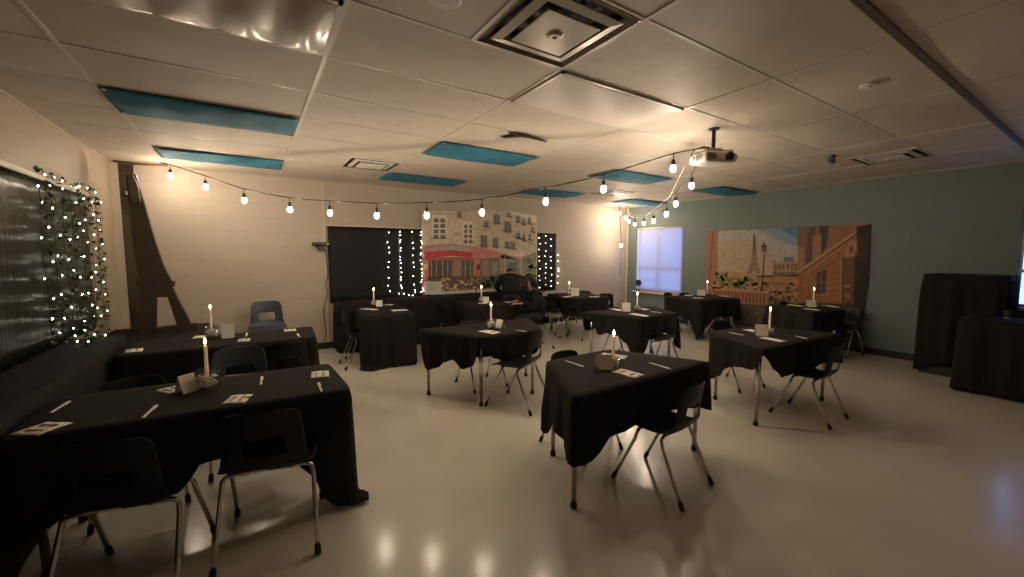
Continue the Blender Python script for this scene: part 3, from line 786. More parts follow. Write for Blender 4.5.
nap((804, 309), (820, 310.5), .10, 'in front of the jar on the table by the street backdrop', False)
nap((824, 305.5), (839, 307.5), .10, 'right of the jar on the table by the street backdrop', False)
def kn(c1, c2, lab): knife(XY(*c1), XY(*c2), 'white plastic knife '+lab)
kn((51, 414), (70, 402), 'near the left end of the left foreground table')
kn((143, 419), (157, 406), 'in front of the folded card on the left foreground table')
kn((261, 386), (262, 377), 'behind the right napkin row on the left foreground table')
kn((322, 393), (318, 383), 'below the right-end napkin on the left foreground table')
kn((246, 338), (247, 333), 'at the back of the second left table')
kn((300, 338), (297, 334), 'at the right end of the second left table')
kn((565, 361.5), (585, 368), 'at the left of the foreground table right of centre')
kn((649, 363.5), (671, 370), 'at the right of the foreground table right of centre')
kn((729, 333), (744, 336), 'at the left of the right-hand foreground table')
kn((797, 337), (806, 339), 'at the right of the right-hand foreground table')
kn((517, 331), (526, 332), 'at the right of the table before the two people')
kn((651, 312), (661, 313), 'at the right of the middle table')
def tc(u, v, deg, lab, w=.10, h=.11, m='card'): tent(*XY(u, v), deg, lab, w, h, TZ, m)
tc(187, 392, 42, 'folded greenish card leaning left of the jar on the left foreground table', .09, .10)
tc(228, 338, 8, 'ivory card standing right of the jar on the second left table', .10, .13)
tc(604, 369, -32, 'square ivory card left of the jar on the foreground table right of centre', .11, .10)
tc(761, 336, -45, 'square ivory card left of the jar on the right-hand foreground table', .11, .11)
tc(500, 328, -75, 'open folded white card right of the jar on the table before the two people', .09, .09, 'paper')
tc(626, 311.5, -36, 'small framed white card left of the jar on the middle table', .11, .12, 'paper')
tc(379.5, 306.5, -20, 'small white card right of the jar on the table by the blackboard', .09, .09, 'paper')
tc(486, 303, -30, 'small white card right of the jar on the table with the two people', .10, .10)
tc(575, 296, -40, 'white card before a chair back on the far table by the pale wall', .15, .15, 'paper')
tc(701, 295.5, -40, 'white card left of the candle on the table under the far window', .14, .11, 'paper')
tc(811, 307, -45, 'white card at the jar on the table by the street backdrop', .12, .10)

# ------------------------------------------------------------ draped counters
def draped_box(name, x0, x1, y0, y1, z, label, cat, seed, drop=None, fl=.03):
    poly = [(x0, y0), (x1, y0), (x1, y1), (x0, y1)]
    d = z-.02
    t = thing(name, ((x0+x1)/2, (y0+y1)/2, 0), 0, label, cat)
    a, b = (x1-x0)/2-.02, (y1-y0)/2-.02
    MB().box((-a, -b, .0), (a, b, z-.012)).build('cabinet_body', M['dplast'], t, bevel=.01)
    c = cloth('drape', poly, z, drop or [[d]*4]*4, None, seed, fl, None, None)
    for k in ('label', 'category', 'group'):
        if k in c: del c[k]
    c.parent = t; c.matrix_parent_inverse = Matrix.Translation(Vector((-(x0+x1)/2, -(y0+y1)/2, 0)))
    return t
draped_box('counter', XL+.04, -.99, 1.2, 5.05, .745, 'low counter under black cloth along the left wall below the board', 'counter', 21)
draped_box('corner_stand', XL+.05, -.42, 5.20, 6.35, .62, 'low black draped stand under the brown tower cutout in the left corner', 'stand', 22)
draped_box('counter', 1.08, 4.62, 6.38, 6.84, .76, 'counter under black cloth along the back wall below the cafe backdrop', 'counter', 23)
draped_box('upright_piano', 7.12, 7.72, .80, 1.50, 1.25, 'tall upright piano shape hidden under a black cloth by the green wall', 'covered piano', 24, [[1.2, 1.18, 1.2], [1.15]*3, [1.22]*3, [1.22, 1.12, 1.10, 1.22]], .0)
draped_box('low_cabinet', 6.50, 7.06, .10, 1.06, .80, 'lower black draped cabinet at the right edge before the covered piano', 'cabinet', 25, [[.78]*3, [.78]*3, [.78]*3, [.80, .77, .80]], .04)

# ------------------------------------------------------------ brown tower cutout leaning in the corner
t = thing('tower_cutout', (-.80, 5.90, .625), 0, 'tall brown lattice tower cutout standing in the left corner against the cream wall', 'cutout')
def TP(u, v): p = aty(u, v, 5.9); return (p.x+.80, p.z-.625)
left = [(123, 176), (128, 240), (138, 282), (142, 300), (139, 333)]
outer = [TP(*q) for q in [(139, 332), (141, 310), (140, 282), (137, 283), (137, 277), (133, 240), (127, 176), (127, 173), (136, 173), (141, 190), (147, 212), (155, 240), (164, 266), (172, 282), (175, 282), (175, 286), (173, 288), (182, 304), (190, 321), (195, 322), (199, 334), (182, 334), (181, 326.5), (176, 326.5), (156, 329), (156, 334)]]
body_left = [TP(*q) for q in [(139, 334), (142, 298), (141, 284), (137, 283), (137, 277), (133, 240), (126, 173), (136, 173), (141, 190), (147, 212), (155, 240), (164, 266), (172, 282), (175, 282), (175, 286), (173, 288)]]
hole = [TP(*q) for q in [(157, 297), (168, 297), (178, 322), (157, 327)]]
b = MB()
Y0, Y1 = -.035, .035
def f0(x, z): return Vector((x, Y0, z))
def f1(x, z): return Vector((x, Y1, z))
top_ = [TP(*q) for q in [(141, 296), (140.5, 286), (137, 285), (137, 278), (139, 277), (133, 240), (126.5, 175), (136, 174), (141, 190), (147, 212), (155, 240), (164, 266), (172, 281), (175, 281), (175, 286), (173, 287), (177, 296), (168, 297), (157, 297)]]
b.prism(top_, f0, f1)
b.prism([TP(*q) for q in [(141, 296), (157, 297), (157, 327), (156, 334), (138, 334)]], f0, f1)
b.prism([TP(*q) for q in [(168, 297), (177, 296), (190, 321), (192, 327), (178, 327)]], f0, f1)
b.prism([TP(*q) for q in [(157, 327), (192, 323), (197, 323), (201, 335), (156, 335)]], lambda x, z: Vector((x, Y0-.01, z)), lambda x, z: Vector((x, Y1+.01, z)))
b.build('lattice_panel', M['tower'], t)
b = MB(); b.prism([TP(*q) for q in [(128, 176), (134, 174), (140, 188), (142, 203), (134, 204)]], lambda x, z: Vector((x, Y0-.05, z)), lambda x, z: Vector((x, Y0+.002, z)))
b.build('summit_block', M['towerb'], t, bevel=.006)
b = MB(); b.box((-.375, .30, -.03), (-.245, .33, 1.86)); b.build('back_strip', M['towerb'], t)  # narrow olive strip standing behind the panel
b = MB(); b.box((-.26, .03, .2), (-.245, .30, .24)); b.box((-.30, .03, 1.5), (-.28, .30, 1.54)); b.build('spacer', M['towerb'], t)

# ------------------------------------------------------------ back wall: covered blackboard and cafe backdrop
t = thing('blackboard', (3.28, YB, .70), 0, 'blackboard covered in black cloth left of the cafe backdrop', 'blackboard')
MB().box((-2.24, -.030, .10), (2.24, -.002, 1.22)).build('board_backing', M['dplast'], t)
MB().grid(lambda u, v: Vector((-2.25+1.70*u, -.042-.005*math.sin(u*40)-.004*math.sin(v*9+u*6), .02+1.20*v)), 40, 12).build('black_cover', M['bsheet'], t, smooth=True, solid=.003)
MB().grid(lambda u, v: Vector((1.74+.52*u, -.042-.004*math.sin(u*30)-.003*math.sin(v*9), .02+1.21*v)), 20, 12).build('right_black_cover', M['bsheet'], t, smooth=True, solid=.003)
MB().box((-2.27, -.040, 1.222), (2.27, -.002, 1.24)).build('board_frame', M['frame'], t)

class Mural:
    """a printed sheet: flat colour fields, each laid a hair above the one below, all one mesh"""
    def __init__(s, fn, nrm): s.fn = fn; s.n = Vector(nrm); s.bm = bmesh.new(); s.lay = s.bm.loops.layers.float_color.new('Col')
    def poly(s, pts, col, lv):
        vv = [s.bm.verts.new(s.fn(*p)+s.n*(lv*.0005)) for p in pts]
        try: f = s.bm.faces.new(vv)
        except ValueError: return
        for l in f.loops: l[s.lay] = (*col, 1)
    def rect(s, x0, y0, x1, y1, col, lv, sk=0): s.poly([(x0, y0), (x1, y0+sk), (x1, y1+sk), (x0, y1)], col, lv)
    def blob(s, x, y, rx, ry, col, lv, rr, n=7):
        s.poly([(x+rx*math.cos(2*PI*k/n)*rr.uniform(.6, 1.2), y+ry*math.sin(2*PI*k/n)*rr.uniform(.6, 1.2)) for k in range(n)], col, lv)
    def line(s, a, b, w, col, lv):
        dx, dy = b[0]-a[0], b[1]-a[1]; L = math.hypot(dx, dy) or 1; nx, ny = -dy/L*w/2, dx/L*w/2
        s.poly([(a[0]+nx, a[1]+ny), (b[0]+nx, b[1]+ny), (b[0]-nx, b[1]-ny), (a[0]-nx, a[1]-ny)], col, lv)
    def build(s, name, label, cat, mt='mural'):
        for f in s.bm.faces:
            f.normal_update()
            if f.normal.dot(s.n) < 0: f.normal_flip()
        me = bpy.data.meshes.new(name); s.bm.to_mesh(me); s.bm.free(); me.materials.append(M[mt])
        o = bpy.data.objects.new(name, me); COL.objects.link(o)
        return tag(o, label, cat)

def SX(s): return lambda x, y: s(x, y)
# cafe backdrop; drawn in the numbers of a 5.77x enlargement whose corner is (410,200)
YM = YB-.062
m = Mural(lambda x, y: aty(410+x/5.77, 200+y/5.77, YM), (0, -1, 0)); rr = random.Random(2)
cr, cr2, sh = (.46, .38, .29), (.40, .33, .25), (.30, .25, .19)
dk, red, pink = (.035, .03, .03), (.42, .05, .06), (.40, .17, .15)
m.poly([(68, 58), (350, 60), (730, 105), (725, 525), (400, 540), (68, 545)], cr, 0)
m.poly([(300, 60), (520, 60), (728, 100), (728, 300), (540, 300), (300, 270)], cr2, 1)
m.poly([(540, 60), (730, 90), (728, 130)], (.5, .45, .38), 2)
for x0, x1, y0, y1 in ((132, 208, 95, 240), (308, 364, 130, 262)):
    m.rect(x0-6, y0-8, x1+6, y1, (.52, .45, .36), 2)
    for a in range(2):
        for bq in range(4):
            w = (x1-x0)/2; h_ = (y1-y0)/4.6
            m.rect(x0+a*w+5, y0+12+bq*h_, x0+(a+1)*w-5, y0+12+bq*h_+h_*.72, (.12, .11, .11), 3)
    m.rect(x0-8, y1-22, x1+8, y1-18, dk, 4)
    for k in range(8): m.rect(x0-6+k*(x1-x0+10)/8, y1-20, x0-4+k*(x1-x0+10)/8, y1, (.15, .14, .13), 4)
m.rect(70, 78, 300, 82, sh, 2); m.rect(70, 60, 350, 64, sh, 2)
m.rect(268, 60, 300, 110, (.30, .25, .20), 3); m.rect(276, 70, 292, 100, (.12, .1, .09), 4)
m.blob(272, 196, 14, 12, (.33, .24, .19), 3, rr)
for x, y, w, h_ in ((405, 200, 42, 75), (475, 215, 36, 62), (540, 120, 46, 70), (480, 80, 40, 60), (612, 90, 22, 42), (645, 105, 20, 40), (680, 100, 18, 42), (612, 185, 24, 42), (648, 195, 20, 45), (684, 190, 16, 45), (545, 235, 30, 45), (578, 240, 30, 45), (560, 68, 20, 30), (425, 120, 30, 40), (700, 150, 14, 40)):
    m.rect(x, y, x+w, y+h_, (.20, .19, .16), 3, 5); m.rect(x+w*.2, y+6, x+w*.45, y+h_-4, (.09, .10, .09), 4, 2); m.rect(x+w*.58, y+8, x+w*.85, y+h_-2, (.10, .11, .10), 4, 2)
    m.line((x-6, y+h_*.8), (x+w+8, y+h_*.8+7), 6, (.09, .08, .07), 5)
for a, b_ in (((360, 165), (560, 180)), ((455, 130), (730, 265)), ((600, 200), (730, 268)), ((500, 60), (728, 150)), ((560, 195), (620, 225))): m.line(a, b_, 5, sh, 4)
m.poly([(68, 262), (250, 252), (420, 275), (530, 305), (530, 330), (380, 312), (68, 300)], pink, 5)
m.poly([(95, 292), (150, 268), (300, 262), (360, 300), (250, 290)], (.30, .28, .25), 6)
m.poly([(75, 300), (240, 288), (360, 302), (362, 330), (230, 322), (90, 338)], red, 7)
m.poly([(362, 302), (525, 315), (640, 330), (640, 345), (362, 328)], pink, 6)
m.poly([(68, 330), (410, 328), (410, 545), (68, 545)], (.30, .10, .08), 4)
m.rect(110, 348, 240, 450, (.08, .07, .06), 6); m.rect(300, 345, 365, 440, (.08, .08, .06), 6); m.rect(245, 345, 290, 470, (.20, .15, .11), 6)
for x in (120, 150, 185, 215, 262, 278, 315, 345): m.rect(x, 350, x+5, 445, (.30, .23, .16), 7)
m.rect(70, 345, 108, 460, (.42, .16, .11), 6); m.rect(80, 370, 100, 400, (.55, .40, .28), 7)
m.rect(365, 330, 405, 470, (.40, .14, .10), 6); m.rect(385, 372, 402, 404, (.05, .04, .04), 7)
m.rect(405, 335, 520, 520, (.13, .12, .09), 6); m.rect(415, 350, 455, 440, (.26, .17, .13), 7); m.rect(470, 355, 510, 430, (.20, .20, .15), 7)
m.poly([(520, 310), (640, 350), (645, 520), (520, 520)], (.20, .20, .15), 6)
m.line((520, 310), (525, 470), 8, (.36, .20, .17), 8); m.line((545, 318), (548, 450), 6, (.36, .30, .25), 8); m.line((540, 312), (632, 352), 9, (.12, .10, .09), 8); m.line((634, 350), (640, 470), 7, (.34, .30, .25), 8)
m.rect(565, 360, 615, 430, (.10, .13, .11), 7)
m.poly([(645, 330), (728, 300), (728, 525), (645, 525)], (.19, .20, .13), 5)
for k in range(60): m.blob(rr.uniform(410, 520), rr.uniform(440, 515), rr.uniform(6, 14), rr.uniform(5, 12), rr.choice([(.06, .07, .04), (.10, .11, .07), (.18, .16, .10)]), 8, rr)
for k in range(50): m.blob(rr.uniform(640, 726), rr.uniform(340, 500), rr.uniform(6, 14), rr.uniform(5, 14), rr.choice([(.10, .13, .06), (.20, .21, .13), (.30, .28, .2)]), 7, rr)
m.rect(180, 440, 405, 530, (.10, .075, .06), 7)
for k in range(90): m.blob(rr.uniform(185, 400), rr.uniform(445, 525), rr.uniform(4, 12), rr.uniform(3, 9), rr.choice([(.50, .32, .20), (.40, .25, .15), (.58, .42, .30), (.07, .05, .04), (.20, .13, .08)]), 8+k % 3, rr)
m.rect(100, 445, 175, 540, (.10, .08, .07), 6)
m.rect(78, 470, 182, 545, (.42, .40, .36), 9)
for k in range(5): m.rect(92, 482+k*11, 168, 485+k*11, (.30, .28, .25), 10)
m.poly([(182, 528), (510, 508), (725, 500), (725, 526), (400, 540), (182, 545)], (.40, .37, .33), 9)
m.build('cafe_backdrop', 'printed backdrop of a red-awning cafe and cream townhouses on the back wall', 'backdrop', 'cafe')
o = MB().box((2.54, YM+.002, .775), (5.02, YM+.014, 2.26)).build('backdrop_board', M['frame']); tag(o, 'thin pale board behind the cafe backdrop on the back wall', 'board')

# street backdrop; numbers of a 5.69x enlargement whose corner is (700,220)
XM = XR-.012
m = Mural(lambda x, y: atx(700+x/5.69, 220+y/5.69, XM), (-1, 0, 0)); rr = random.Random(5)
sky, hz = (.42, .40, .36), (.46, .36, .25)
TL, TR, BR, BL = (40, 65), (972, 20), (905, 712), (28, 560)
m.poly([TL, TR, BR, BL], (.05, .035, .025), 0)
m.poly([(100, 62), (560, 42), (560, 330), (90, 330)], sky, 1)
m.poly([(330, 52), (560, 42), (560, 150), (430, 110)], (.22, .32, .40), 2)
m.poly([(450, 46), (560, 42), (560, 110)], (.09, .22, .36), 3)
m.poly([(95, 120), (330, 110), (420, 200), (420, 300), (90, 310)], hz, 2)
m.poly([(90, 290), (420, 310), (420, 400), (90, 400)], (.42, .28, .15), 3)
m.poly([(40, 66), (104, 63), (100, 160), (104, 240), (88, 330), (60, 400), (30, 400)], (.36, .17, .10), 4)
for k in range(6): m.rect(45, 90+k*45, 92, 94+k*45, (.22, .10, .06), 5)
m.poly([(68, 70), (80, 70), (60, 380), (48, 380)], (.26, .12, .08), 5)
# tower in the picture
tw = (.27, .19, .14)
m.poly([(307, 76), (311, 76), (317, 100), (321, 190), (330, 255), (346, 303), (322, 303), (310, 280), (296, 303), (266, 303), (288, 255), (298, 190), (302, 100)], tw, 5)
m.poly([(303, 85), (316, 85), (321, 190), (298, 190)], (.15, .12, .13), 6); m.rect(282, 248, 334, 254, (.2, .14, .1), 6)
m.rect(300, 318, 415, 324, (.50, .38, .24), 5)
for k in range(90): m.blob(rr.uniform(90, 320), rr.uniform(325, 402), rr.uniform(8, 18), rr.uniform(6, 14), rr.choice([(.16, .20, .05), (.24, .26, .07), (.10, .13, .04), (.32, .26, .10)]), 6+k % 2, rr)
for k in range(14): m.blob(rr.uniform(90, 150), rr.uniform(300, 330), 9, 8, (.18, .22, .08), 7, rr)
# chateau, walls
m.poly([(415, 225), (430, 225), (438, 245), (470, 240), (480, 210), (530, 208), (545, 240), (556, 240), (556, 320), (412, 320)], (.34, .22, .13), 5)
m.rect(478, 210, 530, 238, (.17, .16, .18), 6)
for x in (425, 448, 470, 495, 520, 540): m.rect(x, 252, x+9, 280, (.12, .08, .06), 6); m.poly([(x-5, 250), (x+5, 228), (x+15, 250)], (.40, .27, .17), 6)
m.poly([(320, 320), (556, 300), (556, 480), (320, 420)], (.40, .20, .09), 5)
m.poly([(412, 300), (556, 296), (556, 312), (412, 320)], (.20, .12, .08), 6)
for k in range(50): m.blob(rr.uniform(330, 556), rr.uniform(350, 470), rr.uniform(8, 20), rr.uniform(6, 14), rr.choice([(.16, .13, .06), (.24, .15, .07), (.12, .10, .05), (.36, .20, .10)]), 7, rr)
# parapet and path
m.poly([(60, 385), (390, 408), (390, 485), (250, 478), (60, 430)], (.38, .17, .09), 8)
m.poly([(55, 380), (392, 402), (392, 416), (55, 394)], (.46, .28, .17), 9)
for k in range(15): m.rect(80+k*20, 402+k*1.3, 90+k*20, 440+k*2.6, (.20, .08, .04), 9)
m.rect(68, 368, 122, 392, (.42, .26, .17), 9)
m.poly([(40, 430), (250, 478), (560, 500), (560, 640), (28, 555)], (.11, .085, .07), 7)
for k in range(40): m.blob(rr.uniform(60, 540), rr.uniform(490, 600), 16, 4, rr.choice([(.20, .15, .12), (.08, .06, .05), (.26, .18, .13)]), 8, rr)
# street lamp
m.line((367, 190), (352, 395), 7, (.05, .05, .05), 10); m.poly([(350, 150), (383, 150), (376, 182), (357, 182)], (.16, .14, .12), 10)
m.poly([(346, 152), (366, 136), (387, 152)], (.03, .03, .03), 11); m.rect(362, 126, 370, 140, (.03, .03, .03), 11); m.poly([(343, 405), (360, 405), (357, 370), (347, 370)], (.04, .04, .04), 11)
m.rect(355, 155, 360, 180, (.03, .03, .03), 11); m.rect(372, 155, 377, 180, (.03, .03, .03), 11)
# great house on the right
m.poly([(556, 42), (972, 20), (962, 300), (940, 480), (800, 475), (556, 470)], (.34, .15, .07), 8)
m.poly([(556, 42), (700, 36), (730, 60), (690, 180), (600, 260), (556, 290)], (.22, .12, .075), 9)
m.poly([(620, 40), (660, 38), (640, 240), (600, 260)], (.12, .07, .05), 10)
m.poly([(680, 36), (735, 34), (720, 150), (690, 200)], (.06, .05, .06), 10)
m.poly([(560, 150), (590, 160), (600, 270), (560, 280)], (.36, .17, .10), 10)
m.poly([(640, 90), (690, 80), (690, 190), (640, 235)], (.36, .18, .10), 11)
m.poly([(735, 36), (880, 28), (735, 150)], (.30, .15, .08), 10)
m.line((556, 300), (940, 30), 16, (.46, .27, .16), 12); m.line((556, 312), (948, 42), 7, (.15, .07, .04), 13)
m.line((600, 300), (860, 120), 9, (.40, .21, .12), 12)
for k in range(8): m.line((560, 330+k*19), (800, 225+k*34), 4, (.20, .08, .04), 12)
m.line((803, 210), (798, 475), 7, (.44, .24, .14), 13)
m.poly([(664, 300), (722, 282), (714, 418), (660, 420)], (.07, .05, .04), 13); m.rect(688, 300, 693, 415, (.24, .13, .08), 14); m.rect(664, 355, 716, 359, (.24, .13, .08), 14, -4)
for x in (575, 615): m.rect(x, 330, x+5, 465, (.24, .11, .06), 13)
m.poly([(820, 170), (850, 130), (880, 110), (895, 150), (880, 200), (850, 210), (830, 215)], (.46, .25, .15), 13); m.poly([(850, 150), (870, 140), (875, 180), (850, 195)], (.20, .10, .06), 14)
m.poly([(808, 215), (890, 210), (880, 480), (805, 478)], (.15, .07, .04), 13)
for k in range(4): m.rect(822, 240+k*60, 862, 244+k*60, (.32, .16, .10), 14)
m.rect(822, 372, 858, 382, (.42, .26, .18), 15); m.rect(828, 425, 856, 450, (.30, .14, .09), 15)
m.poly([(890, 40), (972, 22), (962, 330), (905, 712), (870, 712), (882, 210), (900, 190)], (.028, .020, .015), 14)
for k in range(9): m.line((890, 120+k*14), (958, 95+k*16), 4, (.12, .07, .05), 15)
m.poly([(556, 470), (880, 478), (870, 712), (556, 640)], (.06, .04, .03), 9)
m.build('street_backdrop', 'printed backdrop of a riverside street, tower and lamp post on the green wall', 'backdrop')
o = None

# fairy lights on the blackboard
names = {386: 'sparse string of fairy lights, leftmost on the covered blackboard', 398.5: 'densely lit white string of fairy lights, second on the covered blackboard',
         411: 'sparse string of fairy lights, third on the covered blackboard', 419.5: 'densely lit string of fairy lights at the left edge of the cafe backdrop'}
for u, lab in names.items():
    a = aty(u, 227, YB-.075); n_ = 16 if u in (398.5, 419.5) else 9; rr = random.Random(int(u))
    pts = [(a.x+rr.uniform(-.012, .012), YB-.08, 1.92-k*.19) for k in range(6)]+[(a.x+.05, YB-.085, .80)]
    strand('fairy_light_string', pts, n_, (.03 if n_ > 15 else .045, .004, .02), int(u), lab, 'fairy light strings on the back wall', 8 if u != 398.5 else 4, 'wirew' if u == 398.5 else 'wire')
strand('fairy_light_string', [(2.05, YB-.09, .80), (2.2, YB-.10, .795), (2.35, YB-.10, .80), (2.5, YB-.09, .82)], 6, (.03, .02, .03), 9, 'fairy lights bunched with ivy along the foot of the covered blackboard', 'fairy light strings on the back wall', 16)
for k, (u, lab) in enumerate(((538, 'left'), (544, 'middle'), (550, 'right'))):
    a = aty(u, 235, YB-.06)
    strand('fairy_light_string', [(a.x, YB-.065, 1.90-q*.2) for q in range(6)]+[(a.x+.02, YB-.07, .76)], 9, (.055, .004, .02), 50+k, lab+' string of fairy lights on the black strip right of the cafe backdrop', 'fairy light strings on the black strip', 5)
strand('fairy_light_string', [(5.60, YB-.01, 1.5), (5.62, YB-.01, 1.2), (5.60, YB-.01, .8)], 6, (.02, .003, .02), 60, 'short string of fairy lights on the pale wall just past the black strip', 'fairy light strings on the black strip', 0)

# wall speaker on a bracket and its cable
t = thing('wall_speaker', (.90, YB, 1.62), 0, 'small black speaker on a bracket on the back wall left of the blackboard', 'speaker')
MB().box((-.03, -.02, -.05), (.03, 0, .05)).build('wall_plate', M['dplast'], t)
MB().tube([(0, -.02, .0), (.0, -.10, .02)], .012, 8).build('bracket_arm', M['dplast'], t)
MB().box((-.10, -.17, -.005), (.13, -.08, .045)).build('speaker_body', M['dplast'], t, bevel=.01)
MB().box((-.02, -.15, -.085), (.07, -.09, -.005)).build('speaker_base', M['dplast'], t, bevel=.006)
MB().box((.10, -.172, .01), (.12, -.168, .03)).build('badge', M['white'], t)
o = MB().tube([(.99, YB-.03, 1.55), (1.02, YB-.04, 1.2), (.97, YB-.04, 1.0), (1.0, YB-.05, .9), (.93, YB-.05, .6), (.96, YB-.05, .25), (.92, YB-.06, .12)], .006, 6).build('hanging_cable', M['wire'], smooth=True)
tag(o, 'black cable hanging down the back wall at the left edge of the blackboard', 'cable')

# small fan on the window sill
p = (XR-.035, 6.50, W1[2]+.002)
t = thing('desk_fan', p, 0, 'small round dark fan on the sill of the far window', 'fan')
MB().lathe([(.045, 0), (.05, .008), (.02, .018)], n=18).build('base', M['dplast'], t)
MB().tube([(0, 0, .015), (0, 0, .12)], .008, 8).build('stem', M['dplast'], t)
MB().tube([(-.018, 0, .19), (.018, 0, .19)], .075, 24).build('fan_head', M['dplast'], t)
MB().tube([(-.026, 0, .19), (-.018, 0, .19)], .02, 16).build('hub', M['grille'], t)
p = atx(1012, 322, 6.75)
t = thing('plastic_cup', (6.86, .76, .806), 0, 'small cup on the low black cabinet at the right edge', 'cup')
MB().lathe([(.025, 0), (.034, .09), (.031, .09), (.023, .004)], n=18, capt=True).build('cup_body', M['dplast'], t, smooth=False)
MB().lathe([(.028, .006), (.030, .012)], n=18).build('rim_band', M['card'], t)

# ------------------------------------------------------------ people
def skinned(name, verts, edges, rad, m, parent=None, sub=2, extra=None):
    me = bpy.data.meshes.new(name); me.from_pydata([Vector(v) for v in verts], edges, []); o = bpy.data.objects.new(name, me); COL.objects.link(o)
    sk = o.modifiers.new('skin', 'SKIN'); sk.use_smooth_shade = True
    for i, r_ in enumerate(rad):
        d = me.skin_vertices[0].data[i]; d.radius = r_ if isinstance(r_, tuple) else (r_, r_); d.use_root = (i == 0)
    ss = o.modifiers.new('sub', 'SUBSURF'); ss.levels = ss.render_levels = sub
    bpy.context.view_layer.update()
    ev = o.evaluated_get(bpy.context.evaluated_depsgraph_get()); nm = bpy.data.meshes.new_from_object(ev)
    o.modifiers.clear(); o.data = nm; nm.materials.clear(); nm.materials.append(m)
    if extra:
        bm = bmesh.new(); bm.from_mesh(nm); w = MB(); w.bm.free(); w.bm = bm; extra(w); bm.to_mesh(nm); bm.free()
    for p_ in nm.polygons: p_.use_smooth = True
    if parent: o.parent = parent
    return o
def chain(lists):
    V, E, Rr, idx = [], [], [], {}
    for L in lists:
        prev = None
        for k, p_, r_ in L:
            if k not in idx:
                idx[k] = len(V); V.append(p_); Rr.append(r_)
            if prev is not None: E.append((prev, idx[k]))
            prev = idx[k]
    return V, E, Rr
def hand(pre, wrist, d, up, side, curl=.35):
    """palm and five bent fingers growing from a wrist"""
    wrist = Vector(wrist); d = Vector(d).normalized(); up = Vector(up).normalized(); s = d.cross(up).normalized()*side
    out = []
    for k, (off, L) in enumerate(((-.026, .068), (-.009, .076), (.009, .072), (.025, .056))):
        b0 = wrist+d*.035+s*off*.6; b1 = wrist+d*.085+s*off
        dd = (d - up*curl).normalized(); b2 = b1+dd*L*.5; dd2 = (d - up*curl*2.6).normalized(); b3 = b2+dd2*L*.5
        out.append([(pre+'w', wrist, .022), (pre+'k%d' % k, b0, .013), (pre+'a%d' % k, b1, .0085), (pre+'b%d' % k, b2, .0078), (pre+'c%d' % k, b3, .0065)])
    th = wrist+d*.03-s*.030
    out.append([(pre+'w', wrist, .022), (pre+'t0', th, .012), (pre+'t1', th+(d-s*.8-up*.2).normalized()*.035, .009), (pre+'t2', th+(d-s*.4-up*.5).normalized()*.062, .0075)])
    return out
def face(c, fwd, up, hr):
    """adds eyes, nose, mouth, ears onto the head of the body mesh"""
    fwd = Vector(fwd).normalized(); up = Vector(up).normalized(); sd = fwd.cross(up).normalized(); c = Vector(c)
    rot = Matrix((sd, fwd, up)).transposed()
    def add(w):
        w.ball(c+fwd*hr*.98-up*hr*.15, hr*.16, 10, (.75, 1.1, 1.5), rot)
        for q in (-1, 1):
            w.ball(c+fwd*hr*.80+sd*q*hr*.36+up*hr*.05, hr*.16, 8, (1.1, .7, .7), rot)
            w.ball(c+sd*q*hr*.86-up*hr*.05, hr*.24, 8, (.35, .8, 1.2), rot)
        w.ball(c+fwd*hr*.84-up*hr*.58, hr*.16, 8, (1.8, .6, .4), rot)
    return add

# person bent over the counter, back to us (local: faces +y)
bx, by = 3.90, 6.10
t = thing('person', (bx, by, 0), R(-30), 'person in a black top bent forward with head down, seen from behind', 'person', 'two people in black')
base = [[('pel', (0, -.12, .80), .085), ('wai', (0, -.04, .91), .09), ('che', (0, .06, 1.02), .11), ('shc', (0, .13, 1.10), .095), ('nec', (0, .20, 1.13), .055), ('hd0', (0, .245, 1.12), .075), ('hd1', (0, .29, 1.08), .092), ('hd2', (0, .32, 1.02), .07)]]
for s in (-1, 1):
    base.append([('pel', (0, -.12, .80), .085), ('hip%d' % s, (s*.085, -.12, .74), .075), ('kne%d' % s, (s*.10, .0, .44), .058), ('ank%d' % s, (s*.10, -.10, .09), .038), ('toe%d' % s, (s*.11, .05, .035), .035)])
    base.append([('shc', (0, .13, 1.10), .12), ('sho%d' % s, (s*.165, .12, 1.07), .058), ('elb%d' % s, (s*.25, .13, .88), .036), ('fr%d' % s, (s*.19, .30, .81), .027), (('L' if s < 0 else 'R')+'w', Vector((s*.165, .36, .795)), .021)])
    base += hand('L' if s < 0 else 'R', (s*.165, .36, .795), (-s*.2, 1, -.05), (0, 0, 1), s, .12)
V, E, Q = chain(base)
skinned('body', V, E, Q, M['skin'], t, 2, face((0, .29, 1.07), (0, .5, -.86), (0, .86, .5), .098))
cl = [[('a', (0, -.14, .72), .185), ('b', (0, -.05, .88), .175), ('c', (0, .05, 1.00), .19), ('d', (0, .13, 1.07), .155), ('e', (0, .19, 1.13), .072)]]
for s in (-1, 1): cl.append([('d', (0, .13, 1.07), .155), ('s%d' % s, (s*.155, .11, 1.06), .080), ('u%d' % s, (s*.22, .12, .97), .060), ('e%d' % s, (s*.255, .13, .88), .052), ('f%d' % s, (s*.19, .30, .815), .038), ('g%d' % s, (s*.172, .345, .80), .034)])
V, E, Q = chain(cl); skinned('black_top', V, E, Q, M['shirt'], t)
tr = [[('p', (0, -.13, .80), .14), ('q', (0, -.12, .84), .13)]]
for s in (-1, 1): tr.append([('p', (0, -.13, .80), .13), ('h%d' % s, (s*.09, -.12, .73), .105), ('k%d' % s, (s*.10, .0, .44), .075), ('a%d' % s, (s*.10, -.10, .10), .055)])
V, E, Q = chain(tr); skinned('trousers', V, E, Q, M['trouser'], t)
for s in (-1, 1):
    V, E, Q = chain([[('h', (s*.10, -.12, .045), .045), ('m', (s*.105, -.03, .042), .042), ('t', (s*.11, .06, .035), .036)]]); skinned('shoe', V, E, Q, M['shoe'], t)
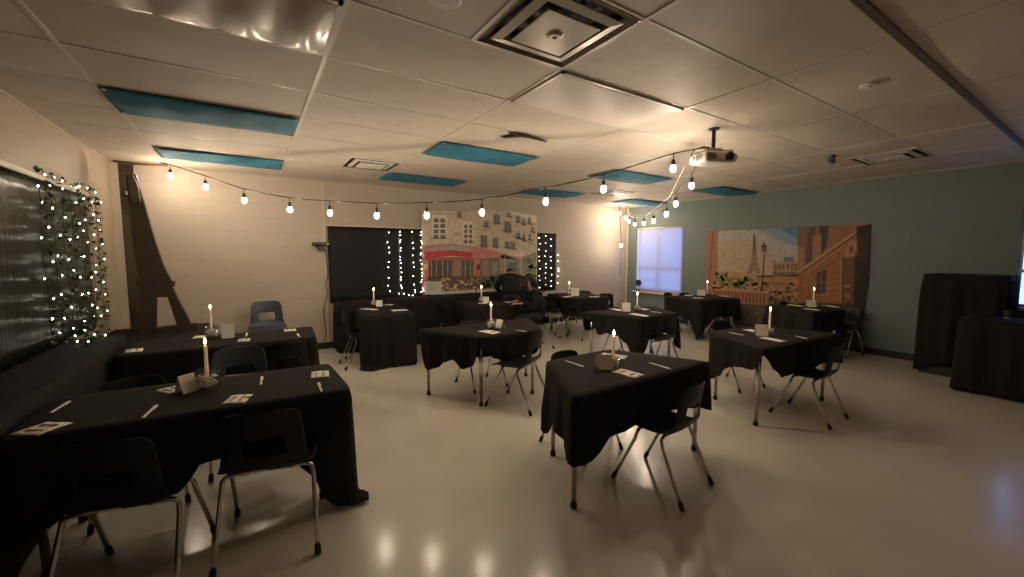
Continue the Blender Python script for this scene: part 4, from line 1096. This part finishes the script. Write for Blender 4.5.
V, E, Q = chain([[('a', (0, .20, 1.17), .060), ('b', (0, .26, 1.165), .088), ('c', (0, .345, 1.13), .082), ('d', (0, .39, 1.06), .055)]]); skinned('short_hair', V, E, Q, M['hair'], t)

# seated person in a dark jacket, facing the table (local: faces +y, then turned)
t = thing('person', (3.79, 5.22, 0), R(72), 'person with long dark hair in a dark jacket sitting side-on at the table', 'person', 'two people in black')
Z = .43
base = [[('pel', (0, -.06, Z+.10), .095), ('wai', (0, -.06, Z+.22), .09), ('che', (0, -.01, Z+.37), .105), ('shc', (0, .04, Z+.46), .09), ('nec', (0, .09, Z+.52), .05), ('hd0', (0, .12, Z+.56), .075), ('hd1', (0, .14, Z+.63), .092), ('hd2', (0, .14, Z+.68), .078)]]
for s in (-1, 1):
    base.append([('pel', (0, -.06, Z+.10), .09), ('hip%d' % s, (s*.085, -.01, Z+.08), .07), ('kne%d' % s, (s*.11, .33, Z+.06), .058), ('ank%d' % s, (s*.11, .28, .09), .038), ('toe%d' % s, (s*.12, .41, .035), .034)])
    wz = TZ+.035
    base.append([('shc', (0, .04, Z+.46), .11), ('sho%d' % s, (s*.155, .03, Z+.44), .058), ('elb%d' % s, (s*.21, .06, Z+.21), .040), ('fr%d' % s, (s*.17, .20, wz+.01), .028), (('L' if s < 0 else 'R')+'w', Vector((s*.15, .265, wz)), .022)])
    base += hand('L' if s < 0 else 'R', (s*.15, .265, wz), (-s*.25, 1, -.05), (0, 0, 1), s, .12)
V, E, Q = chain(base)
skinned('body', V, E, Q, M['skin'], t, 2, face((0, .14, Z+.62), (0, .92, -.38), (0, .38, .92), .098))
cl = [[('a', (0, -.08, Z+.07), .165), ('b', (0, -.07, Z+.20), .145), ('c', (0, -.02, Z+.37), .150), ('d', (0, .04, Z+.46), .120), ('e', (0, .085, Z+.50), .07)]]
for s in (-1, 1): cl.append([('d', (0, .04, Z+.46), .12), ('s%d' % s, (s*.155, .03, Z+.44), .075), ('e%d' % s, (s*.215, .06, Z+.21), .056), ('f%d' % s, (s*.172, .20, TZ+.05), .040), ('g%d' % s, (s*.155, .25, TZ+.037), .034)])
V, E, Q = chain(cl); skinned('dark_jacket', V, E, Q, M['shirtb'], t)
tr = [[('p', (0, -.06, Z+.09), .135), ('q', (0, -.07, Z+.12), .13)]]
for s in (-1, 1): tr.append([('p', (0, -.06, Z+.09), .12), ('h%d' % s, (s*.09, 0, Z+.075), .095), ('k%d' % s, (s*.11, .34, Z+.06), .073), ('a%d' % s, (s*.11, .28, .11), .052)])
V, E, Q = chain(tr); skinned('trousers', V, E, Q, M['trouser'], t)
for s in (-1, 1):
    V, E, Q = chain([[('h', (s*.11, .26, .045), .045), ('m', (s*.115, .34, .042), .042), ('t', (s*.12, .43, .035), .036)]]); skinned('shoe', V, E, Q, M['shoe'], t)
V, E, Q = chain([[('a', (0, .16, Z+.70), .075), ('b', (0, .10, Z+.69), .098), ('c', (0, .04, Z+.62), .092), ('d', (0, .0, Z+.53), .07), ('e', (0, -.03, Z+.44), .05)]]); skinned('shoulder_length_hair', V, E, Q, M['hair'], t)
for s in (-1, 1):
    V, E, Q = chain([[('a', (s*.05, .16, Z+.71), .05), ('b', (s*.10, .20, Z+.65), .060), ('c', (s*.10, .21, Z+.56), .058), ('d', (s*.10, .14, Z+.45), .030)]]); skinned('hair_lock', V, E, Q, M['hair'], t)
